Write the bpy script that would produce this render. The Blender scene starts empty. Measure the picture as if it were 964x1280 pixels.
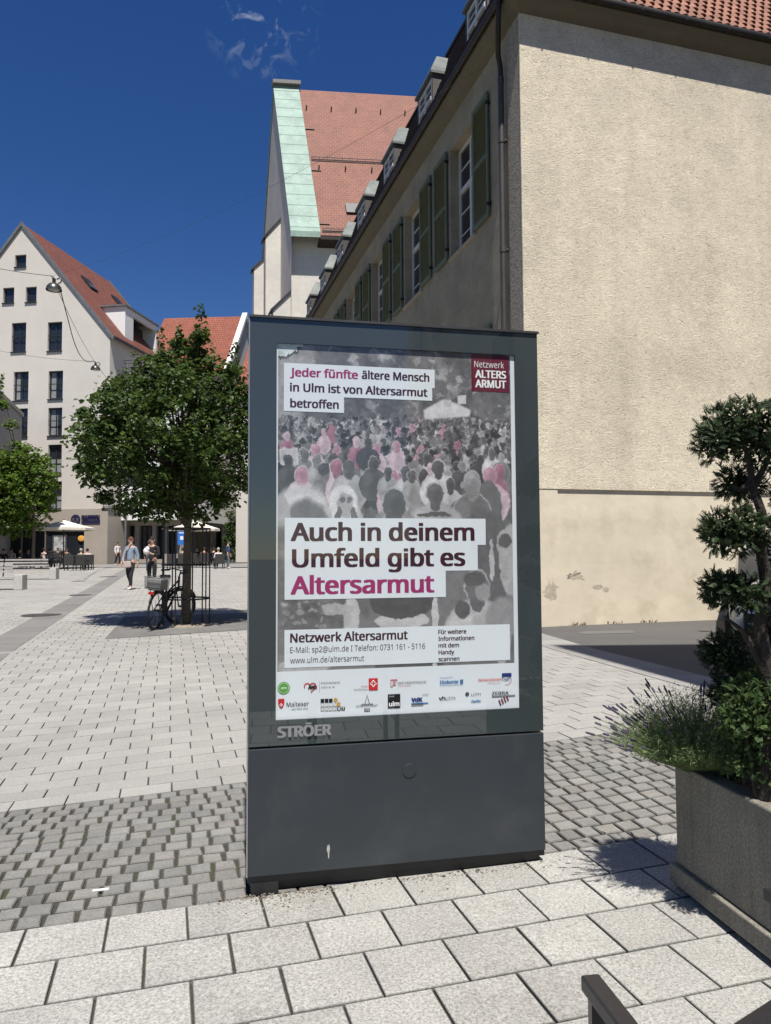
import bpy, bmesh, math, random
import numpy as np
from mathutils import Vector, Matrix
R = math.radians
SC = bpy.context.scene
COL = SC.collection
random.seed(7)

# ------------------------------------------------------------------ camera
PITCH, ROLL, FPX, CAMH = R(3.17), R(-0.3), 940.0, 1.5
cd = bpy.data.cameras.new('camera'); cam = bpy.data.objects.new('camera', cd); COL.objects.link(cam)
cd.sensor_fit = 'VERTICAL'; cd.sensor_height = 36.0; cd.lens = FPX / 1280 * 36.0
cd.clip_start = 0.05; cd.clip_end = 2000
cam.matrix_world = Matrix.Translation((0, 0, CAMH)) @ Matrix.Rotation(R(90) + PITCH, 4, 'X') @ Matrix.Rotation(ROLL, 4, 'Z')
SC.camera = cam

# ------------------------------------------------------------------ sky, sun, exposure
SUN_EL, SUN_AZ = 65.0, 11.0            # sun behind the camera, a little to the right
w = bpy.data.worlds.new('World'); SC.world = w; w.use_nodes = True
nt = w.node_tree; nt.nodes.clear()
sky = nt.nodes.new('ShaderNodeTexSky'); sky.sky_type = 'NISHITA'; sky.sun_disc = False
sky.sun_elevation = R(SUN_EL); sky.sun_rotation = R(180 - SUN_AZ)
sky.altitude = 500; sky.air_density = 1.0; sky.dust_density = 0.0; sky.ozone_density = 3.0
tc = nt.nodes.new('ShaderNodeTexCoord')
# thin wisps of high cloud
def wnode(t, **k):
    n = nt.nodes.new(t)
    for a, b in k.items(): setattr(n, a, b)
    return n
cdir = Vector((-0.1328, 0.7965, 0.5899)).normalized()
dp = wnode('ShaderNodeVectorMath', operation='DISTANCE'); nt.links.new(tc.outputs['Generated'], dp.inputs[0]); dp.inputs[1].default_value = cdir
mr = wnode('ShaderNodeMapRange'); mr.inputs[1].default_value = 0.015; mr.inputs[2].default_value = 0.07; mr.inputs[3].default_value = 1; mr.inputs[4].default_value = 0
nt.links.new(dp.outputs['Value'], mr.inputs[0])
nz = wnode('ShaderNodeTexNoise'); nz.inputs['Scale'].default_value = 42; nz.inputs['Detail'].default_value = 7; nz.inputs['Roughness'].default_value = 0.62; nz.inputs['Distortion'].default_value = 0.7
nt.links.new(tc.outputs['Generated'], nz.inputs['Vector'])
cr = wnode('ShaderNodeMapRange'); cr.inputs[1].default_value = 0.53; cr.inputs[2].default_value = 0.95
nt.links.new(nz.outputs['Fac'], cr.inputs[0])
mu = wnode('ShaderNodeMath', operation='MULTIPLY'); nt.links.new(mr.outputs[0], mu.inputs[0]); nt.links.new(cr.outputs[0], mu.inputs[1])
hs = wnode('ShaderNodeHueSaturation'); hs.inputs['Hue'].default_value = .514; hs.inputs['Saturation'].default_value = 1.30; hs.inputs['Value'].default_value = 1.0
nt.links.new(sky.outputs[0], hs.inputs['Color'])
mx = wnode('ShaderNodeMix', data_type='RGBA'); nt.links.new(mu.outputs[0], mx.inputs[0]); nt.links.new(hs.outputs[0], mx.inputs[6]); mx.inputs[7].default_value = (6.5, 7.2, 8.4, 1)
bg = wnode('ShaderNodeBackground'); bg.inputs['Strength'].default_value = 0.058
nt.links.new(mx.outputs[2], bg.inputs['Color'])
wo = wnode('ShaderNodeOutputWorld'); nt.links.new(bg.outputs[0], wo.inputs[0])

sd = bpy.data.lights.new('sun', 'SUN'); sd.energy = 4.8; sd.angle = R(0.55); sd.color = (1.0, 0.955, 0.89)
sun = bpy.data.objects.new('sun', sd); COL.objects.link(sun)
SUNDIR = Vector((math.sin(R(SUN_AZ)) * math.cos(R(SUN_EL)), -math.cos(R(SUN_AZ)) * math.cos(R(SUN_EL)), math.sin(R(SUN_EL))))
sun.rotation_euler = SUNDIR.to_track_quat('Z', 'Y').to_euler(); sun.location = (20, -30, 60)
vs = SC.view_settings; vs.view_transform = 'Standard'; vs.look = 'None'; vs.gamma = 1; vs.use_curve_mapping = False
vs.exposure = 0.55
SC.cycles.max_bounces = 6; SC.cycles.transparent_max_bounces = 12

# ------------------------------------------------------------------ surveying: a pixel of the 964x1280 photo to a place
def ray(px, py):
    u, v = px - 482, py - 640
    c, s = math.cos(ROLL), math.sin(ROLL)
    u, v = c * u + s * v, -s * u + c * v
    xc, zc = u / FPX, -v / FPX
    return Vector((xc, math.cos(PITCH) - zc * math.sin(PITCH), math.sin(PITCH) + zc * math.cos(PITCH)))
def interp(y, xs, ys):
    if y <= xs[0]: return ys[0]
    for a, b, p, q in zip(xs, xs[1:], ys, ys[1:]):
        if y <= b: return p + (q - p) * (y - a) / (b - a)
    return ys[-1]
def zg(x, y):                                    # the plaza climbs gently away and leans a little across
    c = interp(y, [0, 3, 5.3, 6.5, 11], [.01, .01, .045, .045, 0])
    return .0145 * max(0, min(y, 75) - 4) + c * min(max(x, -3.), 2.2)
def G(px, py):
    d = ray(px, py); lo, hi = .5, 400.
    for i in range(60):
        m = (lo + hi) / 2
        if CAMH + d.z * m > zg(d.x * m, d.y * m): lo = m
        else: hi = m
    return Vector((0, 0, CAMH)) + d * lo
def at(px, py, y):
    d = ray(px, py); return Vector((0, 0, CAMH)) + d * (y / d.y)
def onplane(px, py, p0, n):
    d = ray(px, py); o = Vector((0, 0, CAMH)); n = Vector(n)
    return o + d * ((Vector(p0) - o).dot(n) / d.dot(n))

# ------------------------------------------------------------------ helpers
def srgb(r, g, b):
    f = lambda c: (c / 255 / 12.92) if c / 255 <= .04045 else ((c / 255 + .055) / 1.055) ** 2.4
    return (f(r), f(g), f(b))
class MB:
    def __init__(s): s.v = []; s.f = []; s.m = []; s.c = []; s.uv = {}
    def add(s, vs, fs, m=0, c=None, uvs=None):
        o = len(s.v); s.v += [tuple(v) for v in vs]
        for i, f in enumerate(fs):
            if uvs: s.uv[len(s.f)] = uvs[i]
            s.f.append([o + k for k in f]); s.m.append(m); s.c.append(c or (1, 1, 1))
    def quad(s, a, b, c, d, m=0, col=None, uv=True):
        a, b, c, d = Vector(a), Vector(b), Vector(c), Vector(d)
        ex = (b - a).normalized(); n = ex.cross(d - a).normalized(); ey = n.cross(ex)
        s.add([a, b, c, d], [[0, 1, 2, 3]], m, col, [[((p - a).dot(ex), (p - a).dot(ey)) for p in (a, b, c, d)]] if uv else None)
    def poly(s, pts, m=0, col=None): s.add(pts, [list(range(len(pts)))], m, col)
    def box(s, x0, x1, y0, y1, z0, z1, m=0, c=None, M=None):
        vs = [Vector((x, y, z)) for z in (z0, z1) for y in (y0, y1) for x in (x0, x1)]
        if M is not None: vs = [M @ v for v in vs]
        s.add(vs, [[0, 2, 3, 1], [4, 5, 7, 6], [0, 1, 5, 4], [2, 6, 7, 3], [0, 4, 6, 2], [1, 3, 7, 5]], m, c)
    def extrude(s, pts, vec, m=0, c=None):
        n = len(pts); vec = Vector(vec); p = [Vector(q) for q in pts]
        s.add(p + [q + vec for q in p], [list(range(n))[::-1], list(range(n, 2 * n))] + [[i, (i + 1) % n, n + (i + 1) % n, n + i] for i in range(n)], m, c)
    def tube(s, pts, r, n=8, m=0, c=None, closed=False):
        pts = [Vector(p) for p in pts]; k = len(pts); rs = r if isinstance(r, (list, tuple)) else [r] * k
        rings = []; up = None
        for i, p in enumerate(pts):
            if closed: t = (pts[(i + 1) % k] - pts[i - 1]).normalized()
            else: t = (pts[min(i + 1, k - 1)] - pts[max(i - 1, 0)]).normalized()
            if up is None: up = Vector((0, 0, 1)) if abs(t.z) < .9 else Vector((1, 0, 0))
            a = t.cross(up).normalized(); b = a.cross(t).normalized(); up = b
            rings.append([p + (a * math.cos(2 * math.pi * j / n) + b * math.sin(2 * math.pi * j / n)) * rs[i] for j in range(n)])
        fs = []; L = k if closed else k - 1
        for i in range(L):
            i2 = (i + 1) % k
            for j in range(n): fs.append([i * n + j, i2 * n + j, i2 * n + (j + 1) % n, i * n + (j + 1) % n])
        if not closed: fs += [list(range(n)), list(range((k - 1) * n, k * n))[::-1]]
        s.add([v for q in rings for v in q], fs, m, c)
    def lathe(s, prof, n=24, M=None, m=0, c=None):
        vs = []; 
        for r, z in prof:
            for j in range(n):
                a = 2 * math.pi * j / n; v = Vector((r * math.cos(a), r * math.sin(a), z)); vs.append(M @ v if M else v)
        k = len(prof)
        s.add(vs, [[i * n + j, i * n + (j + 1) % n, (i + 1) * n + (j + 1) % n, (i + 1) * n + j] for i in range(k - 1) for j in range(n)] + [list(range(n))[::-1], list(range((k - 1) * n, k * n))], m, c)
    def ell(s, cen, rad, n=10, m=0, c=None, M=None):
        cen = Vector(cen); vs = []; k = n // 2 + 1
        for i in range(1, k):
            t = math.pi * i / k
            for j in range(n):
                a = 2 * math.pi * j / n; v = Vector((rad[0] * math.sin(t) * math.cos(a), rad[1] * math.sin(t) * math.sin(a), rad[2] * math.cos(t)))
                vs.append(cen + (M @ v if M else v))
        t0 = Vector((0, 0, rad[2])); top, bot = len(vs), len(vs) + 1
        vs += [cen + (M @ t0 if M else t0), cen - (M @ t0 if M else t0)]
        fs = [[i * n + j, (i + 1) * n + j, (i + 1) * n + (j + 1) % n, i * n + (j + 1) % n] for i in range(k - 2) for j in range(n)]
        fs += [[top, j, (j + 1) % n] for j in range(n)] + [[bot, (k - 2) * n + (j + 1) % n, (k - 2) * n + j] for j in range(n)]
        s.add(vs, fs, m, c)
    def build(s, name, mats, parent=None, smooth=False, bevel=0, loc=None, seg=2):
        me = bpy.data.meshes.new(name); me.from_pydata(s.v, [], s.f)
        if not isinstance(mats, (list, tuple)): mats = [mats]
        for q in mats: me.materials.append(q)
        me.polygons.foreach_set('material_index', s.m)
        if any(c != (1, 1, 1) for c in s.c):
            ca = me.color_attributes.new('Col', 'FLOAT_COLOR', 'CORNER')
            cnt = np.array([len(f) for f in s.f]); arr = np.repeat(np.c_[np.array(s.c), np.ones(len(s.c))], cnt, axis=0)
            ca.data.foreach_set('color', arr.astype(np.float32).ravel())
        if s.uv:
            ul = me.uv_layers.new(name='UVMap'); a = []
            for i, f in enumerate(s.f):
                a += [x for q in s.uv.get(i, [(0, 0)] * len(f)) for x in q]
            ul.data.foreach_set('uv', a)
        me.validate(); me.update()
        if smooth:
            me.polygons.foreach_set('use_smooth', [True] * len(me.polygons))
            try: me.set_sharp_from_angle(angle=R(40))
            except Exception: pass
        o = bpy.data.objects.new(name, me); COL.objects.link(o)
        if parent: o.parent = parent
        if loc is not None: o.location = loc
        if bevel:
            b = o.modifiers.new('edge', 'BEVEL'); b.width = bevel; b.segments = seg; b.limit_method = 'ANGLE'; b.angle_limit = R(40)
        return o
def tag(o, label, cat, group=None, kind=None):
    o['label'] = label; o['category'] = cat
    if group: o['group'] = group
    if kind: o['kind'] = kind
    return o
def thing(name, label, cat, loc=(0, 0, 0), rz=0, group=None):
    o = bpy.data.objects.new(name, None); o.empty_display_size = .2; COL.objects.link(o)
    o.location = loc; o.rotation_euler = (0, 0, rz); return tag(o, label, cat, group)
def struct(o): o['kind'] = 'structure'; return o
def copy_tree(o, parent=None):
    c = o.copy(); COL.objects.link(c); c.parent = parent
    for ch in list(o.children): copy_tree(ch, c)
    return c

def mat(name, col=(.5, .5, .5), rough=.6, metal=0, noise=None, noise2=None, bump=None, bump2=None, attr=False, spec=.5, coat=0, extra=None):
    m = bpy.data.materials.new(name); m.use_nodes = True; n = m.node_tree; b = n.nodes['Principled BSDF']
    b.inputs['Roughness'].default_value = rough; b.inputs['Metallic'].default_value = metal; b.inputs['Specular IOR Level'].default_value = spec
    if coat: b.inputs['Coat Weight'].default_value = coat; b.inputs['Coat Roughness'].default_value = .05
    tc = n.nodes.new('ShaderNodeTexCoord'); co = tc.outputs['Object']
    if attr:
        a = n.nodes.new('ShaderNodeAttribute'); a.attribute_name = 'Col'; cur = a.outputs['Color']
        if tuple(col) != (.5, .5, .5):
            q = n.nodes.new('ShaderNodeMix'); q.data_type = 'RGBA'; q.blend_type = 'MULTIPLY'; q.inputs[0].default_value = 1
            n.links.new(cur, q.inputs[6]); q.inputs[7].default_value = (*col, 1); cur = q.outputs[2]
    else:
        rgb = n.nodes.new('ShaderNodeRGB'); rgb.outputs[0].default_value = (*col, 1); cur = rgb.outputs[0]
    for z in (noise, noise2):
        if not z: continue
        sc, amt = z[0], z[1]; tint = z[2] if len(z) > 2 else None
        t = n.nodes.new('ShaderNodeTexNoise'); t.inputs['Scale'].default_value = sc; t.inputs['Detail'].default_value = 6; t.inputs['Roughness'].default_value = .62
        n.links.new(co, t.inputs['Vector'])
        r = n.nodes.new('ShaderNodeMapRange'); r.inputs[1].default_value = .3; r.inputs[2].default_value = .7; r.inputs[3].default_value = 1 - amt; r.inputs[4].default_value = 1 + amt
        n.links.new(t.outputs['Fac'], r.inputs[0])
        q = n.nodes.new('ShaderNodeMix'); q.data_type = 'RGBA'; q.blend_type = 'MULTIPLY'; q.inputs[0].default_value = 1
        if tint:
            q.blend_type = 'MIX'; r.inputs[1].default_value = tint[3]; r.inputs[2].default_value = tint[3] + .12; r.inputs[3].default_value = 0; r.inputs[4].default_value = amt
            n.links.new(r.outputs[0], q.inputs[0]); n.links.new(cur, q.inputs[6]); q.inputs[7].default_value = (*tint[:3], 1)
        else:
            n.links.new(cur, q.inputs[6]); n.links.new(r.outputs[0], q.inputs[7])
        cur = q.outputs[2]
    if extra: cur = extra(n, co, cur, b)
    n.links.new(cur, b.inputs['Base Color'])
    last = None
    for z in (bump, bump2):
        if not z: continue
        t = n.nodes.new('ShaderNodeTexNoise'); t.inputs['Scale'].default_value = z[0]; t.inputs['Detail'].default_value = 4
        if len(z) > 3: t.inputs['Distortion'].default_value = z[3]
        n.links.new(co, t.inputs['Vector'])
        bp = n.nodes.new('ShaderNodeBump'); bp.inputs['Strength'].default_value = z[1]; bp.inputs['Distance'].default_value = z[2]
        n.links.new(t.outputs['Fac'], bp.inputs['Height'])
        if last: n.links.new(last, bp.inputs['Normal'])
        last = bp.outputs[0]
    if last: n.links.new(last, b.inputs['Normal'])
    return m
def glassy(name, col=(.018, .022, .028), rough=.06):
    return mat(name, col, rough, spec=.7, noise=(.7, .35))
def leafmat(name, trans=.35, rough=.45, col=(.5, .5, .5)):
    m = bpy.data.materials.new(name); m.use_nodes = True; n = m.node_tree; b = n.nodes['Principled BSDF']
    a = n.nodes.new('ShaderNodeAttribute'); a.attribute_name = 'Col'
    b.inputs['Roughness'].default_value = rough; b.inputs['Specular IOR Level'].default_value = .22
    n.links.new(a.outputs['Color'], b.inputs['Base Color'])
    t = n.nodes.new('ShaderNodeBsdfTranslucent'); h = n.nodes.new('ShaderNodeHueSaturation'); h.inputs['Value'].default_value = 1.5; h.inputs['Hue'].default_value = .48
    n.links.new(a.outputs['Color'], h.inputs['Color']); n.links.new(h.outputs[0], t.inputs['Color'])
    x = n.nodes.new('ShaderNodeMixShader'); x.inputs[0].default_value = trans
    n.links.new(b.outputs[0], x.inputs[1]); n.links.new(t.outputs[0], x.inputs[2]); n.links.new(x.outputs[0], n.nodes['Material Output'].inputs[0])
    return m
def tilemat(name, col, joint, w=.18, h=.15, mort=.012, amt=.25, bumpd=.03):
    def ex(n, co, cur, b):
        uv = n.nodes.new('ShaderNodeTexCoord')
        br = n.nodes.new('ShaderNodeTexBrick'); br.inputs['Scale'].default_value = 1; br.inputs['Brick Width'].default_value = w; br.inputs['Row Height'].default_value = h
        br.inputs['Mortar Size'].default_value = mort; br.inputs['Mortar Smooth'].default_value = .3; br.inputs['Color1'].default_value = (1 - amt, 1 - amt, 1 - amt, 1); br.inputs['Color2'].default_value = (1 + amt, 1 + amt, 1 + amt, 1)
        br.inputs['Mortar'].default_value = (joint, joint, joint, 1)
        n.links.new(uv.outputs['UV'], br.inputs['Vector'])
        q = n.nodes.new('ShaderNodeMix'); q.data_type = 'RGBA'; q.blend_type = 'MULTIPLY'; q.inputs[0].default_value = 1
        n.links.new(cur, q.inputs[6]); n.links.new(br.outputs['Color'], q.inputs[7])
        bp = n.nodes.new('ShaderNodeBump'); bp.invert = True; bp.inputs['Strength'].default_value = .8; bp.inputs['Distance'].default_value = bumpd
        n.links.new(br.outputs['Fac'], bp.inputs['Height']); n.links.new(bp.outputs[0], b.inputs['Normal'])
        return q.outputs[2]
    return mat(name, col, .75, noise=(.6, .14), noise2=(7, .12), extra=ex)

# ------------------------------------------------------------------ materials
mm = {}
def streak(n, co, cur, sc, lo, hi, dark):
    mp = n.nodes.new('ShaderNodeMapping'); mp.inputs['Scale'].default_value = sc; n.links.new(co, mp.inputs[0])
    t = n.nodes.new('ShaderNodeTexNoise'); t.inputs['Scale'].default_value = 1; t.inputs['Detail'].default_value = 6; t.inputs['Roughness'].default_value = .6; n.links.new(mp.outputs[0], t.inputs['Vector'])
    r = n.nodes.new('ShaderNodeMapRange'); r.inputs[1].default_value = lo; r.inputs[2].default_value = hi; r.inputs[3].default_value = 1; r.inputs[4].default_value = dark; n.links.new(t.outputs['Fac'], r.inputs[0])
    q = n.nodes.new('ShaderNodeMix'); q.data_type = 'RGBA'; q.blend_type = 'MULTIPLY'; q.inputs[0].default_value = 1; n.links.new(cur, q.inputs[6]); n.links.new(r.outputs[0], q.inputs[7]); return q.outputs[2]
def streaky(n, co, cur, b): return streak(n, co, cur, (26, 26, 1.2), .48, .68, .80)
def grime(n, co, cur, b):
    for sc, lo, hi, dark in ((.55, .42, .70, .84), (14, .66, .74, .80)):
        t = n.nodes.new('ShaderNodeTexNoise'); t.inputs['Scale'].default_value = sc; t.inputs['Detail'].default_value = 7; t.inputs['Roughness'].default_value = .65; n.links.new(co, t.inputs['Vector'])
        r = n.nodes.new('ShaderNodeMapRange'); r.inputs[1].default_value = lo; r.inputs[2].default_value = hi; r.inputs[3].default_value = 1; r.inputs[4].default_value = dark; n.links.new(t.outputs['Fac'], r.inputs[0])
        q = n.nodes.new('ShaderNodeMix'); q.data_type = 'RGBA'; q.blend_type = 'MULTIPLY'; q.inputs[0].default_value = 1; n.links.new(cur, q.inputs[6]); n.links.new(r.outputs[0], q.inputs[7]); cur = q.outputs[2]
    v = n.nodes.new('ShaderNodeTexVoronoi'); v.inputs['Scale'].default_value = 2.1; n.links.new(co, v.inputs['Vector'])      # old chewing gum
    r = n.nodes.new('ShaderNodeMapRange'); r.inputs[1].default_value = .020; r.inputs[2].default_value = .026; r.inputs[3].default_value = .55; r.inputs[4].default_value = 1; n.links.new(v.outputs['Distance'], r.inputs[0])
    q = n.nodes.new('ShaderNodeMix'); q.data_type = 'RGBA'; q.blend_type = 'MULTIPLY'; q.inputs[0].default_value = .8; n.links.new(cur, q.inputs[6]); n.links.new(r.outputs[0], q.inputs[7])
    return q.outputs[2]
mm['slab'] = mat('granite_slab', (.5, .5, .5), .75, noise=(150, .42), noise2=(2.2, .10), bump=(260, .25, .002), attr=True, extra=grime)
def speck(n, co, cur, b):
    v = n.nodes.new('ShaderNodeTexVoronoi'); v.inputs['Scale'].default_value = 95; n.links.new(co, v.inputs['Vector'])
    r = n.nodes.new('ShaderNodeMapRange'); r.inputs[1].default_value = .12; r.inputs[2].default_value = .30; r.inputs[3].default_value = .30; r.inputs[4].default_value = 1
    n.links.new(v.outputs['Distance'], r.inputs[0])
    q = n.nodes.new('ShaderNodeMix'); q.data_type = 'RGBA'; q.blend_type = 'MULTIPLY'; q.inputs[0].default_value = .8
    n.links.new(cur, q.inputs[6]); n.links.new(r.outputs[0], q.inputs[7]); return q.outputs[2]
mm['slabA'] = mat('exposed_aggregate_slab', (.5, .5, .5), .8, noise=(85, .40), noise2=(3, .10), bump=(150, .5, .004), attr=True, extra=lambda n, co, cur, b: grime(n, co, speck(n, co, cur, b), b))
mm['cobble'] = mat('granite_cobble', (.5, .5, .5), .7, noise=(140, .30), noise2=(9, .14), bump=(70, .5, .005), attr=True, extra=grime)
mm['joint'] = mat('sandy_joint', (.045, .041, .031), .95, noise=(40, .4), noise2=(3.0, .7, (.045, .055, .016, .52)), bump=(150, .6, .006))
mm['asphalt'] = mat('asphalt', (.088, .084, .080), .9, noise=(180, .35), noise2=(.8, .12), bump=(220, .5, .004))
mm['gravel'] = mat('grey_gravel', (.15, .145, .135), .95, noise=(60, .4), noise2=(2, .2), bump=(80, .8, .01))
mm['channel'] = mat('grey_channel', (.5, .5, .5), .85, noise=(60, .25), noise2=(1.5, .1), attr=True, bump=(100, .3, .004))
mm['iron'] = mat('cast_iron', (.085, .08, .075), .6, .3, noise=(30, .3))
mm['black'] = mat('black_painted_steel', (.012, .012, .013), .45, noise=(20, .2))
def dusty(n, co, cur, b):
    for sc, lo, amt, c in ((2.6, .50, .10, (.16, .155, .145)), (38, .66, .22, (.15, .145, .135))):
        t = n.nodes.new('ShaderNodeTexNoise'); t.inputs['Scale'].default_value = sc; t.inputs['Detail'].default_value = 8; t.inputs['Roughness'].default_value = .7; n.links.new(co, t.inputs['Vector'])
        r = n.nodes.new('ShaderNodeMapRange'); r.inputs[1].default_value = lo; r.inputs[2].default_value = lo + .2; r.inputs[3].default_value = 0; r.inputs[4].default_value = amt; n.links.new(t.outputs['Fac'], r.inputs[0])
        q = n.nodes.new('ShaderNodeMix'); q.data_type = 'RGBA'; n.links.new(r.outputs[0], q.inputs[0]); n.links.new(cur, q.inputs[6]); q.inputs[7].default_value = (*c, 1); cur = q.outputs[2]
    return cur
mm['anth'] = mat('anthracite_paint', (.028, .034, .040), .45, noise=(3, .08), bump=(4, .06, .01), spec=.4, extra=dusty)
mm['anthg'] = mat('anthracite_border', (.036, .047, .050), .5, noise=(2, .06), spec=.3)
mm['steel'] = mat('brushed_steel', (.42, .43, .44), .35, .9, noise=(30, .15))
mm['grey_metal'] = mat('zinc_sheet', (.21, .21, .205), .5, .55, noise=(4, .2), bump=(6, .15, .01))
mm['darkgrey'] = mat('dark_grey_metal', (.06, .06, .062), .45, .5, noise=(6, .2))
mm['white'] = mat('white_paint', (.75, .75, .73), .5, noise=(9, .05))
mm['offwhite'] = mat('offwhite_render', (.575, .535, .475), .9, noise=(.55, .05), noise2=(7, .04), bump=(60, .3, .01))
mm['taupe'] = mat('taupe_render', (.36, .315, .265), .9, noise=(.8, .07), noise2=(9, .05), bump=(60, .3, .01))
mm['greyrender'] = mat('grey_render', (.24, .235, .225), .9, noise=(.8, .1))
mm['church'] = mat('lime_render', (.62, .585, .52), .92, noise=(.35, .09), noise2=(2.5, .06), bump=(3, .3, .05))
mm['glass'] = glassy('window_glass')
mm['frame'] = mat('anthracite_frame', (.02, .021, .024), .5, noise=(9, .2))
mm['copper'] = mat('verdigris_copper', (.255, .350, .295), .7, noise=(.9, .22), noise2=(5, .12), bump=(2, .2, .03))
mm['concrete'] = mat('washed_concrete', (.205, .19, .152), .92, noise=(90, .40), noise2=(4, .16), bump=(140, .5, .006), extra=streaky)
mm['soil'] = mat('dark_soil', (.06, .042, .03), .95, noise=(50, .5), bump=(60, 1, .02))
mm['bark'] = mat('grey_brown_bark', (.105, .085, .058), .9, noise=(25, .35), noise2=(4, .2), bump=(30, .7, .02))
mm['darkbark'] = mat('dark_bark', (.030, .023, .017), .9, noise=(40, .4), bump=(60, .8, .01))
mm['leaf'] = leafmat('leaf'); mm['needle'] = leafmat('needle', .2, .5); mm['herb'] = leafmat('herb', .35, .6)
mm['tile'] = tilemat('red_tiles', (.175, .056, .034), .45, .2, .28, .02, .16)
mm['newtile'] = tilemat('bright_red_tiles', (.245, .068, .036), .45, .3, .40, .03, .16)
mm['churchtile'] = tilemat('old_church_tiles', (.180, .074, .050), 1.75, .46, .31, .035, .12, .02)
mm['oldtile'] = tilemat('old_red_tiles', (.27, .115, .072), .28, .19, .15, .022, .28, .05)
mm['skin'] = mat('skin', (.50, .30, .21), .5, noise=(30, .06))
mm['rubber'] = mat('rubber', (.014, .014, .014), .7, noise=(30, .2))
mm['canvas'] = mat('cream_canvas', (.66, .61, .52), .9, noise=(3, .06))
mm['wicker'] = mat('dark_wicker', (.028, .027, .026), .7, noise=(60, .4), bump=(90, .7, .01))
mm['benchwood'] = mat('greyed_timber', (.37, .35, .325), .8, noise=(6, .12), noise2=(40, .1))
mm['blockconc'] = mat('pale_concrete', (.42, .41, .385), .9, noise=(8, .1), noise2=(60, .1))
_cl = {}
def cloth(c, rough=.85):
    k = (round(c[0], 3), round(c[1], 3), round(c[2], 3))
    if k not in _cl: _cl[k] = mat('cloth_%d' % len(_cl), c, rough, noise=(14, .16), bump=(18, .35, .02))
    return _cl[k]
# ================================================================== GROUND
GA = R(16.0); gx = Vector((math.cos(GA), math.sin(GA))); gy = Vector((-math.sin(GA), math.cos(GA)))
def g2w(a, b): p = gx * a + gy * b; return p.x, p.y
def w2g(x, y): p = Vector((x, y)); return p.dot(gx), p.dot(gy)
def sheet(name, m, dz, xs, ys):
    b = MB(); nx = len(xs)
    vs = [(x, y, zg(x, y) + dz) for y in ys for x in xs]
    b.add(vs, [[j * nx + i, j * nx + i + 1, (j + 1) * nx + i + 1, (j + 1) * nx + i] for j in range(len(ys) - 1) for i in range(nx - 1)])
    return struct(b.build(name, m, smooth=True))
xs = [-300, -120, -60, -30] + [x * .5 - 12 for x in range(0, 49)] + [18, 30, 60, 120, 300]
ys = [-200, -60, -20, -8, -3, 0] + [y * .25 + .25 for y in range(0, 56)] + [15, 16, 18, 21, 25, 30, 40, 50, 60, 75, 76, 100, 160, 400]
sheet('ground', mm['joint'], -.014, xs, ys)

KA, KB = Vector((2.32, 11.4)), Vector((3.52, 5.4))        # left edge of the flat kerb strip by the road
def kerb_x(y): return KA.x + (KB.x - KA.x) * (KA.y - y) / (KA.y - KB.y)
PANEL_O = Vector((-.617, 3.405, 0)); PANEL_R = R(12.05)
CH0 = Vector((-6.622, 12.988)); CHD = Vector((-.2738, .9618)); CHN = Vector((.9618, .2738))   # left edge of the drain strip
def in_channel(x, y): d = (Vector((x, y)) - CH0).dot(CHN); return .17 < d < .43
PIT = [Vector((-4.619, 12.436)), Vector((-2.30, 13.75)), Vector((-3.10, 16.9)), Vector((-5.60, 16.2))]
def in_poly(p, q):
    s = None
    for a, b in zip(q, q[1:] + q[:1]):
        c = (b.x - a.x) * (p[1] - a.y) - (b.y - a.y) * (p[0] - a.x)
        if s is None: s = c > 0
        elif (c > 0) != s: return False
    return True
def pavers(name, m, a0, a1, b0, b1, L, W, gap, top, colf, keep, chamfer=.004, rowgap=1, lenj=0, simple=False, jit=.16, edge=.55):
    b = MB(); nr = int(round((b1 - b0) / W))
    rg = random.Random(hash(name) % 1000 if False else len(name) * 31)
    for r in range(nr):
        y0 = b0 + r * W; off = (r % 2) * L * .5 + rg.uniform(-.04, .04) * L; a = a0 - off
        while a < a1:
            l = L * (1 + rg.uniform(-lenj, lenj)) if lenj else L
            cx, cy = g2w(a + l / 2, y0 + W / 2)
            if keep(cx, cy):
                h = gap / 2; dz = rg.uniform(-.0012, .0012) + top; tl = rg.uniform(-.004, .004); tw = rg.uniform(-.004, .004)
                j = lambda: rg.uniform(-1, 1) * gap * jit
                hr = h * rowgap
                P = [(a + h + j(), y0 + hr + j() * rowgap), (a + l - h + j(), y0 + hr + j() * rowgap), (a + l - h + j(), y0 + W - hr + j() * rowgap), (a + h + j(), y0 + W - hr + j() * rowgap)]
                c = colf(rg, cx, cy); ma, mb_ = a + l / 2, y0 + W / 2
                def V(p, k, z):
                    q = (ma + (p[0] - ma) * k[0], mb_ + (p[1] - mb_) * k[1]); X, Y = g2w(*q)
                    return (X, Y, zg(X, Y) + z + dz + tl * (q[0] - ma) + tw * (q[1] - mb_))
                if simple: b.add([V(p, (1, 1), 0) for p in P], [[0, 1, 2, 3]], 0, c)
                else:
                    ki = (1 - 2 * chamfer / l, 1 - 2 * chamfer / W)
                    b.add([V(p, ki, 0) for p in P] + [V(p, (1, 1), -chamfer * .8) for p in P] + [V(p, (1, 1), -.016) for p in P],
                          [[0, 1, 2, 3]], 0, c)
                    n_ = len(b.v) - 12; edge_col = tuple(q * edge for q in c)  # chamfers and sides take a darker tone than the top
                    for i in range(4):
                        for k_ in (0, 4): b.f.append([n_ + k_ + 4 + i, n_ + k_ + 4 + (i + 1) % 4, n_ + k_ + (i + 1) % 4, n_ + k_ + i]); b.m.append(0); b.c.append(edge_col)
            a += l
    return struct(b.build(name, m))
def colA(rg, x, y): k = rg.uniform(.88, 1.10); return (.335 * k, .327 * k, .30 * k)
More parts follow.
